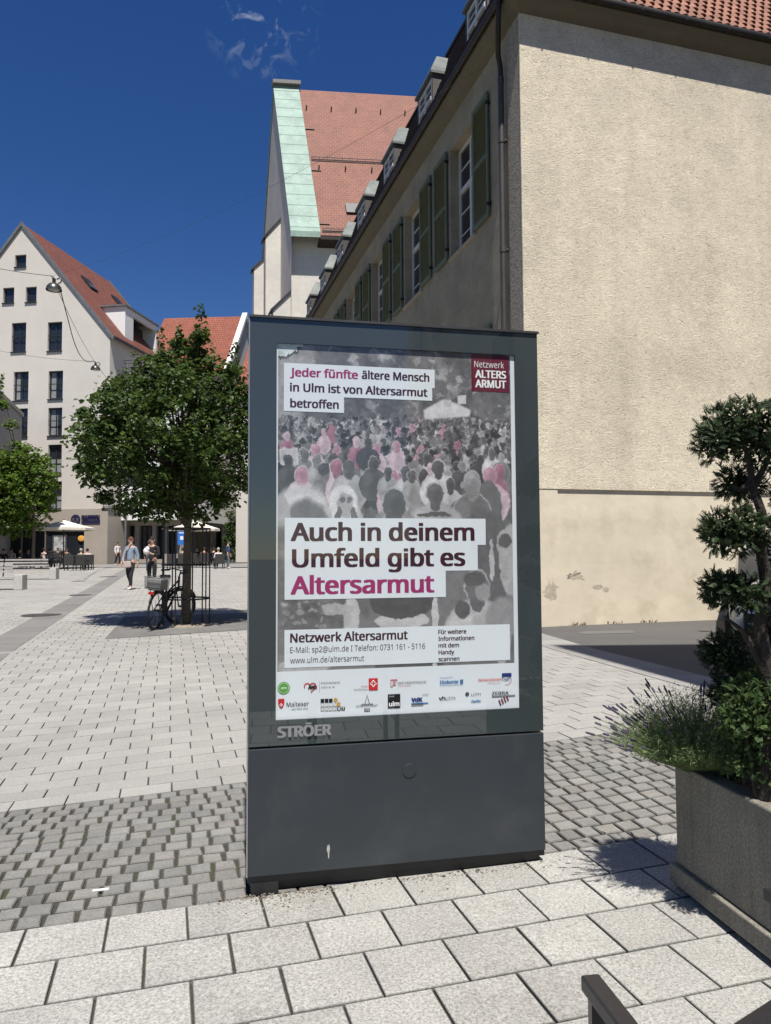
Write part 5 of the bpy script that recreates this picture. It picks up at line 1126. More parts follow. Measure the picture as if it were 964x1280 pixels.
for i in range(900):
    p = Vector((rg.uniform(wl, x1 - wl), rg.uniform(y1 + wl, -wl), .505 + rg.random() * .02)); a = rg.uniform(0, 6.28); L = rg.uniform(.02, .07); d = Vector((math.cos(a), math.sin(a), rg.uniform(-.1, .2))); k = rg.uniform(.6, 1.4)
    s = Vector((-d.y, d.x, 0)) * .0022; b.add([p - s, p + s, p + d * L], [[0, 1, 2]], 0, (.22 * k, .115 * k, .065 * k))
o_ = b.build('dry_needles', mat('dry_needles', attr=True, rough=.9), pl); o_['kind'] = 'stuff'
PM = frame_of(PO, PR)
def PP(px, py, y): return at(px, py, y)
# ---- cloud-pruned conifer
def spray(b, p, d, up, L, c, rg):
    """a flat feather of scale-leaved twigs"""
    s = d.cross(up).normalized(); w = L * .10
    leafquad(b, p, d, up, L, w * 1.5, c)
    for j in range(1, 6):
        q = p + d * L * (.12 + .15 * j); l = L * .48 * (1 - j * .12)
        for sg in (-1, 1):
            dd = (d * .75 + s * sg * .75 - up * .1 + rvec(rg) * .12).normalized(); k = rg.uniform(.8, 1.2); leafquad(b, q, dd, up, l, w * 1.15, (c[0] * k, c[1] * k, c[2] * k))
CPAL = [(.020, .036, .013), (.028, .048, .016), (.042, .066, .024), (.015, .028, .011)]
CPAL2 = [(.040, .072, .020), (.052, .092, .026), (.066, .108, .034), (.03, .055, .017)]
def pad(b, rg, c, r, n, L, pal, flat=.62):
    c = Vector(c)
    for i in range(int(n * 1.3)):          # dense twiggy heart of the pad
        v = rvec(rg) * rg.random() ** .4 * .80; p = c + Vector((v.x * r[0], v.y * r[1], v.z * r[2])); q = pal[rg.randrange(len(pal))]; k = rg.uniform(.6, 1.0)
        leafquad(b, p, rvec(rg), rvec(rg), L * rg.uniform(.5, .9), L * .28, (q[0] * k, q[1] * k, q[2] * k))
    for i in range(n):
        v = rvec(rg)
        if v.z < -.5 and rg.random() < .6: v.z *= -.6; v.normalize()
        k = .80 + .20 * rg.random(); p = c + Vector((v.x * r[0], v.y * r[1], v.z * r[2])) * k
        tng = v.cross(rvec(rg)).normalized(); d = (tng * .75 + Vector((v.x, v.y, v.z * .7 + .05)) * rg.uniform(.5, 1.3) + rvec(rg) * .2).normalized(); up = (v + Vector((0, 0, .4)) + rvec(rg) * .35).normalized()
        q = pal[rg.randrange(len(pal))]; kk = rg.uniform(.75, 1.3); spray(b, p, d, up, L * rg.uniform(.6, 1.2), (q[0] * kk, q[1] * kk, q[2] * kk), rg)
rg = random.Random(21); YD = 2.9
tb = at(952, 915, YD); tb.z = .50
con = thing('cloud_pruned_conifer', 'dark conifer clipped into separate rounded pads, growing in the concrete planter', 'conifer', tb)
T = lambda px, py, y=YD: at(px, py, y) - tb
b = MB()
b.tube([(0, 0, -.05), T(963, 850), T(950, 785), T(957, 725), T(949, 675), T(952, 640), T(940, 606), T(937, 575), T(926, 545)], [.030, .027, .024, .022, .020, .018, .015, .012, .005], 9)
for pts in ([(948, 690), (930, 668), (912, 662)], [(951, 740), (925, 742), (905, 740)], [(938, 605), (925, 612), (915, 608)], [(940, 612), (955, 585), (968, 560)], [(952, 760), (985, 730), (1010, 715)], [(946, 660), (975, 640), (1000, 630)], [(956, 840), (930, 790), (905, 770)]):
    b.tube([T(*q) for q in pts], [.016, .011, .004], 6)
con_trunk = b.build('trunk', mm['darkbark'], con, smooth=True)
b = MB(); u_ = YD / FPX
for (px, py, rx, rz, n, dy) in ((929, 538, 50, 36, 230, 0), (958, 560, 36, 30, 90, .05), (898, 556, 26, 22, 60, -.04), (924, 606, 27, 20, 80, .16), (920, 664, 38, 27, 160, -.05), (905, 672, 22, 20, 40, -.1), (930, 742, 46, 21, 160, .02), (905, 735, 24, 18, 50, -.03), (1000, 700, 44, 36, 130, .1), (1010, 620, 40, 34, 110, 0), (975, 790, 32, 26, 70, .15), (998, 765, 34, 30, 90, .05)):
    pad(b, rg, T(px, py, YD + dy), (rx * u_, rx * u_ * .95, rz * u_), int(n * 2.4), .046, CPAL)
b.build('foliage', mm['needle'], con)
def shrub(name, label, px, py, y, pads, pal, L, seed):
    rg = random.Random(seed); p = at(px, py, y); p.z = .49; t = thing(name, label, 'shrub', p); b = MB(); s = MB()
    for (qx, qy, rx, rz, n, dy) in pads:
        c = at(qx, qy, y + dy) - p; pad(b, rg, c, (rx * y / FPX, rx * y / FPX, rz * y / FPX), int(n * 2.6), L * .66, pal); s.tube([(0, 0, -.03), c * .5 + Vector((0, 0, .03)), c], [.012, .008, .003], 5)
    s.build('stem', mm['darkbark'], t); b.build('foliage', mm['needle'], t); return t
shrub('dark_shrub', 'low dark green glossy shrub at the back of the planter behind the lavender', 912, 885, 3.28, [(912, 820, 30, 28, 120, 0), (930, 852, 34, 34, 120, .02), (893, 818, 16, 16, 40, 0), (915, 872, 26, 24, 70, .03), (940, 930, 34, 28, 90, 0)], CPAL, .062, 4)
shrub('light_shrub', 'feathery light green shrub in the planter at the foot of the conifer trunk', 948, 925, 2.92, [(940, 874, 34, 26, 120, 0), (965, 864, 36, 30, 110, .05), (928, 902, 26, 24, 70, -.03), (955, 908, 42, 34, 150, 0), (985, 905, 34, 40, 110, 0), (935, 950, 34, 28, 110, .05), (972, 958, 38, 30, 110, .02)], CPAL2, .055, 6)
# ---- lavender
rg = random.Random(31); lv = at(872, 925, 3.33); lv.z = .545
lav = thing('lavender', 'lavender bush with purple flower spikes leaning over the corner of the planter', 'lavender', lv)
lf = MB()
for i in range(1900):
    a = rg.uniform(0, 2 * math.pi); sp = rg.random() ** .55; L = rg.uniform(.22, .36) * (1.05 - .22 * sp)
    d = Vector((math.cos(a) * sp * 1.05 - .10, math.sin(a) * sp * .95, 1.02 - .62 * sp)).normalized(); p0 = Vector((math.cos(a) * sp * .12, math.sin(a) * sp * .10, .03)); p1 = p0 + d * L
    k = rg.uniform(.65, 1.3); c = (.165 * k, .225 * k, .095 * k); s = d.cross(rvec(rg)).normalized() * .0011
    lf.add([p0 - s, p0 + s, p1], [[0, 1, 2]], 0, c)
    for j in range(13):
        f = rg.uniform(.25, 1.0); q = p0.lerp(p1, f); w_ = (d * rg.uniform(.4, 1.2) + rvec(rg) * .9).normalized(); kk = rg.uniform(.7, 1.3); leafquad(lf, q, w_, rvec(rg), rg.uniform(.012, .030), .0032, (c[0] * kk, c[1] * kk, c[2] * kk))
flm = mat('lavender_flower', attr=True, rough=.9)
for i in range(96):
    st = MB(); a = rg.uniform(0, 2 * math.pi); sp = rg.uniform(.15, 1) ** .7; L = rg.uniform(.28, .41)
    d = Vector((math.cos(a) * sp * .95 - .16, math.sin(a) * sp * .7, 1.0 - .45 * sp)).normalized(); p0 = Vector((d.x * .06, d.y * .06, 0)); p1 = p0 + d * L * .6; p2 = p0 + d * L + Vector((d.x * .05, d.y * .05, -.02))
    st.tube([p0, p1, p2], .0013, 4, c=(.09, .13, .05))
    ax_ = (p2 - p1).normalized(); kk = rg.uniform(.7, 1.2)
    for j in range(rg.randint(5, 8)):
        q = p2 + ax_ * (j * .0055 - .005); r = .0062 * (1 - abs(j - 2.5) * .13); pc = (.066 * kk * rg.uniform(.8, 1.3), .054 * kk, .098 * kk * rg.uniform(.8, 1.2)); Mx = Matrix.Rotation(rg.uniform(0, 3), 3, 'Z')
        st.ell(q, (r, r * .9, .0052), 6, c=pc, M=Mx)
    st.build('flower_spike', flm, lav)
lf.build('foliage', mm['herb'], lav)
# weeds along the foot of the sunlit wall
for k, (px, lab) in enumerate(((727, 'tiny dry weed tuft at the foot of the cream wall, nearer the display'), (785, 'tiny dry weed tuft at the foot of the cream wall, further right'), (838, 'tiny weed tuft at the foot of the cream wall, nearest the parked car'))):
    p = G(px, 783); q = HC + Vector((gx.x, gx.y, 0)) * ((p - HC).dot(Vector((gx.x, gx.y, 0)))) - Vector((gy.x, gy.y, 0)) * .05; b = MB()
    for i in range(26): leafquad(b, Vector((rg.uniform(-.16, .16), rg.uniform(-.03, .03), 0)), (Vector((rg.uniform(-.6, .6), rg.uniform(-.4, .2), .8))).normalized(), rvec(rg), rg.uniform(.03, .09), .015, (.06, .055, .03))
    tag(b.build('weed_tuft', mm['leaf'], loc=(q.x, q.y, zg(q.x, q.y))), lab, 'weed', 'weeds along the wall foot')
# ================================================================== PEOPLE
def skin_mesh(name, joints, edges, m, parent, sub=2, root=0):
    me = bpy.data.meshes.new(name); bm = bmesh.new(); sk = bm.verts.layers.skin.verify(); vs = []
    for i, (p, r) in enumerate(joints):
        v = bm.verts.new(p); rr = r if isinstance(r, tuple) else (r, r); v[sk].radius = rr; v[sk].use_root = (i == root); vs.append(v)
    for a, b_ in edges: bm.edges.new((vs[a], vs[b_]))
    bm.to_mesh(me); bm.free(); me.materials.append(m)
    o = bpy.data.objects.new(name, me); COL.objects.link(o); o.parent = parent
    s = o.modifiers.new('skin', 'SKIN'); s.use_smooth_shade = True; s.branch_smoothing = .3
    u = o.modifiers.new('sub', 'SUBSURF'); u.levels = sub; u.render_levels = sub
    return o
def person(label, loc, rz, height, top, trousers, hair, pose='stand', shoes=(.6, .6, .6), longhair=False, female=False, group=None, walk=0, arms=None, fine=True):
    t = thing('person', label, 'person', loc, rz, group); k = height / 1.72; V = lambda x, y, z: Vector((x * k, y * k, z * k))
    sh = .165 if female else .19
    if pose == 'sit':
        dz = -.43; hipz, kn = .50, lambda s: V(s * .10, -.42, .50); an = lambda s: V(s * .10, -.40, .09); to = lambda s: V(s * .11, -.56, .04)
    else:
        dz = 0; hipz = .93; kn = lambda s: V(s * .095, -.02 - (.16 * walk if s > 0 else -.05 * walk), .49); an = lambda s: V(s * .09, .02 - (.22 * walk if s > 0 else -.26 * walk), .09 + (.06 * walk if s < 0 else 0)); to = lambda s: an(s) + V(s * .02, -.15, -.055)
    sp = [V(0, 0, hipz), V(0, .0, 1.06 + dz), V(0, .01, 1.24 + dz), V(0, .015, 1.37 + dz), V(0, .0, 1.47 + dz), V(0, -.015, 1.55 + dz), V(0, -.02, 1.64 + dz), V(0, -.012, 1.70 + dz)]
    if arms == 'front': el = lambda s: V(s * .25, -.04, 1.10 + dz); wr = lambda s: V(s * .10, -.24, 1.15 + dz); ha = lambda s: V(s * .05, -.29, 1.20 + dz)
    elif pose == 'sit': el = lambda s: V(s * .25, -.03, 1.12 + dz); wr = lambda s: V(s * .17, -.26, 1.09 + dz); ha = lambda s: V(s * .14, -.34, 1.10 + dz)
    else: el = lambda s: V(s * (sh + .07), .02 + s * .05 * walk, 1.11); wr = lambda s: V(s * (sh + .09), -.06 + s * .10 * walk, .88); ha = lambda s: V(s * (sh + .085), -.08 + s * .12 * walk, .80)
    J = [(sp[0], .125 * k), (sp[1], .105 * k if female else .115 * k), (sp[2], (.135 * k, .105 * k)), (sp[3], (.10 * k, .085 * k)), (sp[4], .050 * k), (sp[5], (.068 * k, .075 * k)), (sp[6], (.080 * k, .092 * k)), (sp[7], .045 * k)]
    E_ = [(i, i + 1) for i in range(7)]
    for s in (-1, 1):
        n = len(J); J += [(V(s * sh, .01, 1.385 + dz), .055 * k), (el(s), .041 * k), (wr(s), .028 * k), (ha(s), (.036 * k, .018 * k))]; E_ += [(3, n), (n, n + 1), (n + 1, n + 2), (n + 2, n + 3)]
        if fine:
            hd = (ha(s) - wr(s)).normalized(); sd_ = hd.cross(Vector((s, 0, 0))).normalized()
            for f_, (o_, L_) in enumerate(((-.03, .062), (-.010, .078), (.010, .074), (.028, .058))):
                m_ = len(J); q = ha(s) + sd_ * o_ * k + hd * .03 * k; J += [(q, .0095 * k), (q + (hd * L_ + Vector((-s * .012, 0, 0))) * k, .0075 * k)]; E_ += [(n + 3, m_), (m_, m_ + 1)]
            m_ = len(J); q = wr(s) + hd * .03 * k - sd_ * .03 * k; J += [(q, .011 * k), (q + (hd * .045 - sd_ * .03) * k, .009 * k)]; E_ += [(n + 3, m_), (m_, m_ + 1)]
        n = len(J); J += [(V(s * .095, 0, hipz - (.03 if pose != 'sit' else 0)), .088 * k), (kn(s), .058 * k), (an(s), .038 * k), (to(s), (.036 * k, .024 * k))]; E_ += [(0, n), (n, n + 1), (n + 1, n + 2), (n + 2, n + 3)]
    body = skin_mesh('body', J, E_, mm['skin'], t)
    C = [(sp[0] + V(0, 0, -.03), .146 * k), (sp[1], .124 * k), (sp[2], (.150 * k, .122 * k)), (sp[3], (.115 * k, .098 * k)), (sp[3] + V(0, 0, .06), .062 * k)]; CE = [(0, 1), (1, 2), (2, 3), (3, 4)]
    for s in (-1, 1):
        n = len(C); C += [(V(s * sh, .01, 1.385 + dz), .070 * k), (el(s), .056 * k), (el(s).lerp(wr(s), .8), .046 * k)]; CE += [(3, n), (n, n + 1), (n + 1, n + 2)]
    skin_mesh('jacket', C, CE, cloth(top), t)
    C = [(sp[0] + V(0, 0, .10), .128 * k), (sp[0], .138 * k)]; CE = [(0, 1)]
    for s in (-1, 1):
        n = len(C); C += [(V(s * .095, 0, hipz - (.03 if pose != 'sit' else 0)), .100 * k), (kn(s), .070 * k), (an(s) + V(0, 0, .03), .052 * k)]; CE += [(1, n), (n, n + 1), (n + 1, n + 2)]
    skin_mesh('trousers', C, CE, cloth(trousers), t)
    for s in (-1, 1): skin_mesh('shoe', [(an(s) + V(0, .02, -.03), .045 * k), (an(s).lerp(to(s), .6), (.042 * k, .036 * k)), (to(s) + V(0, -.02, 0), (.036 * k, .022 * k))], [(0, 1), (1, 2)], cloth(shoes), t, 1)
    b = MB(); hc = sp[6] + V(0, .018, .012); b.ell(hc, (.089 * k, .100 * k, .105 * k), 12)
    if longhair: b.ell(hc + V(0, .05, -.10), (.092 * k, .055 * k, .15 * k), 10)
    hr = b.build('hair', cloth(hair), t, smooth=True)
    b = MB(); fc = sp[6] + V(0, -.088, -.01)
    b.ell(fc + V(0, -.012, -.008), (.012 * k, .020 * k, .022 * k), 6); b.ell(fc + V(-.088, .085, -.01), (.012 * k, .025 * k, .03 * k), 6); b.ell(fc + V(.088, .085, -.01), (.012 * k, .025 * k, .03 * k), 6); b.build('nose_and_ears', mm['skin'], t, smooth=True)
    b = MB(); b.ell(fc + V(-.032, .004, .018), (.012 * k, .006 * k, .007 * k), 6); b.ell(fc + V(.032, .004, .018), (.012 * k, .006 * k, .007 * k), 6); b.build('eyes', cloth((.02, .015, .012)), t)
    b = MB(); b.ell(fc + V(0, .002, -.05), (.024 * k, .008 * k, .006 * k), 6); b.build('mouth', cloth((.30, .10, .09)), t)
    return t
JEAN, DNM, BLKC, CREAM = (.16, .21, .28), (.055, .075, .12), (.012, .012, .014), (.55, .5, .45)
p = G(163, 737); HGT = (at(161, 672, p.y).z - p.z)
wm = person('woman in a pale denim jacket and black trousers walking across the plaza', (p.x, p.y, p.z), R(-14), HGT, (.20, .255, .33), BLKC, (.10, .042, .028), female=True, walk=.7, shoes=(.72, .70, .66))
b = MB(); b.box(-.13, .13, -.05, .05, -.11, .11); bag = b.build('shoulder_bag', mat('pale_pink_leather', (.46, .37, .34), .6, noise=(8, .1)), bevel=.03); bag.location = p + Vector((.015 - .06, -.21, .86)); bag.rotation_euler = (0, R(-8), R(-14)); tag(bag, 'pale shoulder bag carried in front of the woman in the denim jacket', 'bag')
b = MB(); b.tube([(-.13, 0, .08), (-.16, .08, .35), (.06, .06, .62), (.15, .17, .72), (.16, .30, .60)], .018, 6); b.build('strap', bpy.data.materials['pale_pink_leather'], bag, smooth=True)
p = G(190, 735); dk = person('person in black clothes standing behind the bicycle looking at something white in both hands', (p.x, p.y, p.z), R(-10), 1.80, BLKC, BLKC, (.02, .016, .014), arms='front', shoes=BLKC)
b = MB(); b.ell((0, 0, 0), (.11, .08, .12), 10); b.ell((.05, -.02, .08), (.07, .06, .09), 8); o_ = b.build('white_bundle', mm['white'], smooth=True); o_.location = p + Vector((-.10, -.36, 1.30)); tag(o_, 'crumpled white bundle held up by the person in black', 'bundle')
p = G(186, 716); person('person in blue jeans standing with their back turned beyond the person in black', (p.x, p.y, p.z), R(170), 1.72, (.12, .15, .20), DNM, (.05, .03, .02))
p = G(147, 707); person('small distant person in a white top and black trousers beyond the walking woman', (p.x, p.y, p.z), R(60), 1.70, (.6, .58, .55), BLKC, (.03, .025, .02), walk=.6)
p = G(285, 711); person('person in a blue shirt standing by the ivy right of the cafe tables', (p.x, p.y, p.z), R(120), 1.72, (.035, .055, .12), (.10, .12, .16), (.03, .022, .02))

# ================================================================== CAFE FURNITURE
def chair_tree():
    t = thing('wicker_chair', '', 'chair'); b = MB(); b.box(-.27, .27, -.25, .25, .36, .44); b.build('seat', mm['wicker'], t, bevel=.02)
    b = MB(); b.box(-.29, .29, .20, .27, .30, .92); b.build('backrest', mm['wicker'], t, bevel=.02)
    for s in (-1, 1):
        b = MB(); b.box(s * .27 - .035, s * .27 + .035, -.26, .21, .60, .66); b.box(s * .27 - .03, s * .27 + .03, -.25, .2, .30, .60); b.build('arm', mm['wicker'], t, bevel=.015)
        for yy in (-.23, .23): b = MB(); b.box(s * .26 - .022, s * .26 + .022, yy - .022, yy + .022, 0, .36); b.build('leg', mm['black'], t)
    return t
proto = chair_tree(); used = [0]
def put_chair(px, py, rz, label):
    p = G(px, py); c = proto if not used[0] else copy_tree(proto); used[0] = 1; c.location = (p.x, p.y, p.z); c.rotation_euler = (0, 0, R(rz)); c['label'] = label; c['group'] = 'dark wicker cafe chairs'; return p
def table(px, py, label):
    p = G(px, py); t = thing('cafe_table', label, 'table', (p.x, p.y, p.z), 0, 'cafe tables'); b = MB(); b.lathe([(.36, .70), (.37, .72), (.37, .735), (.01, .735)], 20); b.build('tabletop', mm['grey_metal'], t)
    b = MB(); b.tube([(0, 0, .02), (0, 0, .70)], .03, 8); b.build('pedestal', mm['black'], t); b = MB(); b.lathe([(.22, 0), (.22, .02), (.03, .04)], 16); b.build('base', mm['black'], t)
put_chair(88, 713, 180, 'empty dark wicker chair turned away, left of the pair under the left parasol'); put_chair(103, 713, 170, 'dark wicker chair under the left parasol holding the man in grey green')
put_chair(110, 712, 215, 'dark wicker chair under the left parasol, rightmost of the row'); put_chair(70, 707, 30, 'dark wicker chair in front of the shop display under the left parasol')
for i, (px, py, rz, s) in enumerate(((216, 711, 175, 'pale seat behind the person in black'), (229, 711, 185, 'just left of the maple trunk'), (243, 709, 170, 'just right of the maple trunk'), (256, 708, 190, 'holding the person in dark red'), (274, 711, 205, 'holding the person in the white hat'), (265, 704, 20, 'furthest back under the right parasol'))): put_chair(px, py, rz, 'dark wicker cafe chair ' + s)
table(96, 707, 'small round cafe table under the left parasol'); table(250, 704, 'small round cafe table under the right parasol'); table(14, 712, 'small round cafe table under the dark awning')
SG = 'people seated at the cafe tables'
def seat(px, py, rz, label, top, hair, tr=BLKC, hat=None):
    p = G(px, py); person(label, (p.x, p.y, p.z - .02), R(rz), 1.74, top, tr, hair, 'sit', group=SG, fine=False)
seat(101, 712, 175, 'grey haired man in a grey green shirt seated under the left parasol', (.16, .18, .15), (.35, .34, .32)); seat(109, 711.5, 205, 'seated person in a pale top, rightmost under the left parasol', (.5, .42, .40), (.02, .016, .014)); seat(72, 706, 20, 'seated person in black facing out beneath the shop display', BLKC, (.02, .015, .012))
seat(55, 709, 160, 'seated person in a pale top just right of the bright tree trunk', (.55, .45, .42), (.04, .02, .015)); seat(49, 706, 20, 'seated person in dark red beside the bright tree trunk', (.16, .05, .05), (.06, .03, .02)); seat(4, 712, 20, 'seated person in black at the very left under the awning', BLKC, (.03, .02, .015)); seat(25, 709, -10, 'seated person in black left of the bright tree trunk under the awning', BLKC, (.03, .02, .015))
seat(255, 708, 190, 'seated person in a dark red top near the maple', (.14, .035, .035), (.05, .02, .015)); seat(263, 706, 10, 'seated person in maroon facing the camera behind the others', (.10, .03, .03), (.12, .05, .04)); seat(273, 710.5, 215, 'seated person in a white shirt at the right end of the cafe', (.62, .60, .58), (.35, .34, .3)); seat(246, 706, 0, 'seated person in black right behind the maple trunk', BLKC, (.03, .02, .015)); seat(83, 709, 10, 'seated person in dark brown facing out, left of the wicker chairs', (.06, .045, .035), (.03, .02, .015)); seat(62, 711, 175, 'seated person in grey beside the pale green bicycle', (.2, .2, .2), (.05, .03, .02)); seat(35, 711, 30, 'seated person in a dark blue top just left of the bright tree trunk', (.03, .04, .07), (.02, .016, .012)); seat(14, 709, 190, 'seated person in white with their back turned under the awning', (.5, .48, .46), (.04, .03, .02)); seat(236, 706, 15, 'seated person in pale grey just left of the maple trunk, facing out', (.38, .37, .36), (.05, .03, .02)); seat(267, 708, 170, 'seated person in black between the two people in red and white', BLKC, (.02, .016, .012))
seat(228, 709, 180, 'seated person in brown left of the maple trunk', (.12, .09, .06), (.04, .03, .02))
def parasol(px, py, y0px, y1px, xl, xr, label):
    p = G(px, py); t = thing('parasol', label, 'parasol', (p.x, p.y, p.z), R(20), 'cream cafe parasols'); ze = at(px, y1px, p.y).z - p.z; zt = at(px, y0px, p.y).z - p.z; r = (at(xr, y1px, p.y).x - at(xl, y1px, p.y).x) / 2 / .96
    b = MB(); n = 8; vs = [(0, 0, zt)]
    for ring_, (q, z) in enumerate(((.5, .45), (1, 0))):
        vs += [(r * q * math.cos(2 * math.pi * i / n), r * q * math.sin(2 * math.pi * i / n), ze + (zt - ze) * z) for i in range(n)]
    vs += [(r * math.cos(2 * math.pi * i / n), r * math.sin(2 * math.pi * i / n), ze - .16) for i in range(n)]
    b.add(vs, [[0, 1 + i, 1 + (i + 1) % n] for i in range(n)] + [[1 + i, 9 + i, 9 + (i + 1) % n, 1 + (i + 1) % n] for i in range(n)] + [[9 + i, 17 + i, 17 + (i + 1) % n, 9 + (i + 1) % n] for i in range(n)]); b.build('canopy', mm['canvas'], t)
    b = MB(); b.tube([(0, 0, 0), (0, 0, zt + .06)], .035, 8); b.build('pole', mm['darkgrey'], t)
    for i in range(n): a = 2 * math.pi * i / n; b = MB(); b.tube([(.05 * math.cos(a), .05 * math.sin(a), zt - .10), (r * .98 * math.cos(a), r * .98 * math.sin(a), ze - .03)], .014, 4); b.build('rib', mm['darkgrey'], t)
    b = MB(); b.box(-.4, .4, -.4, .4, 0, .08); b.build('base', mm['darkgrey'], t)
parasol(79, 711, 650, 660, 44, 114, 'cream octagonal parasol over the tables in front of the white gabled house'); parasol(243, 707, 650, 661, 212, 272, 'cream octagonal parasol behind the maple and its guard')
# glazed terrace roof on the left with people beneath
p = G(18, 709); t = thing('terrace_awning', 'dark flat terrace canopy on thin posts at the left edge', 'awning', (p.x, p.y, p.z), R(4)); zt = at(18, 655, p.y).z - p.z
b = MB(); b.box(-6, 1.0, -1.2, 3.2, zt - .02, zt + .14); b.build('canopy', mm['darkgrey'], t); b = MB(); b.box(-6, 1.05, -1.3, -1.2 - .001, zt - .30, zt + .02); b.build('valance', mm['canvas'], t)
for x in (-5.5, -3.2, -.9, .9):
    b = MB(); b.box(x - .04, x + .04, -1.15, -1.07, 0, zt - .02); b.build('post', mm['black'], t)
b = MB(); b.box(-6, .9, 2.9, 3.0, 0, zt - .02); b.build('back_panel', mm['frame'], t)
# benches: slatted tops on pale concrete blocks
def bench(px, py, back, label, L=2.6, n=5):
    p = G(px, py); t = thing('park_bench', label, 'bench', (p.x, p.y, p.z), R(10), 'slatted benches on concrete blocks')
    for x in (0, -L + .5): b = MB(); b.box(x - .28, x + .0, -.30, .30, 0, .52); b.build('concrete_block', mm['blockconc'], t, bevel=.015)
    b = MB()
    for i in range(n): b.box(-L - .3, -.29, -.28 + i * .115, -.19 + i * .115, .40, .45)
    b.build('seat_slats', mm['benchwood'], t)
    if back:
        b = MB()
        for i in range(3): b.box(-L - .3, -.5, .30 + i * .025, .335 + i * .025, .58 + i * .13, .65 + i * .13)
        b.build('back_slats', mm['benchwood'], t)
        for x in (-.8, -L + .2): b = MB(); b.tube([(x, .29, .42), (x, .40, 1.05)], .025, 5); b.build('back_bracket', mm['black'], t)
    return t
bench(31, 737, True, 'slatted bench on concrete blocks at the left edge, nearest the camera', 3.0); bench(72, 724, True, 'slatted bench on concrete blocks behind the nearest one, beside the bright tree', 3.2)
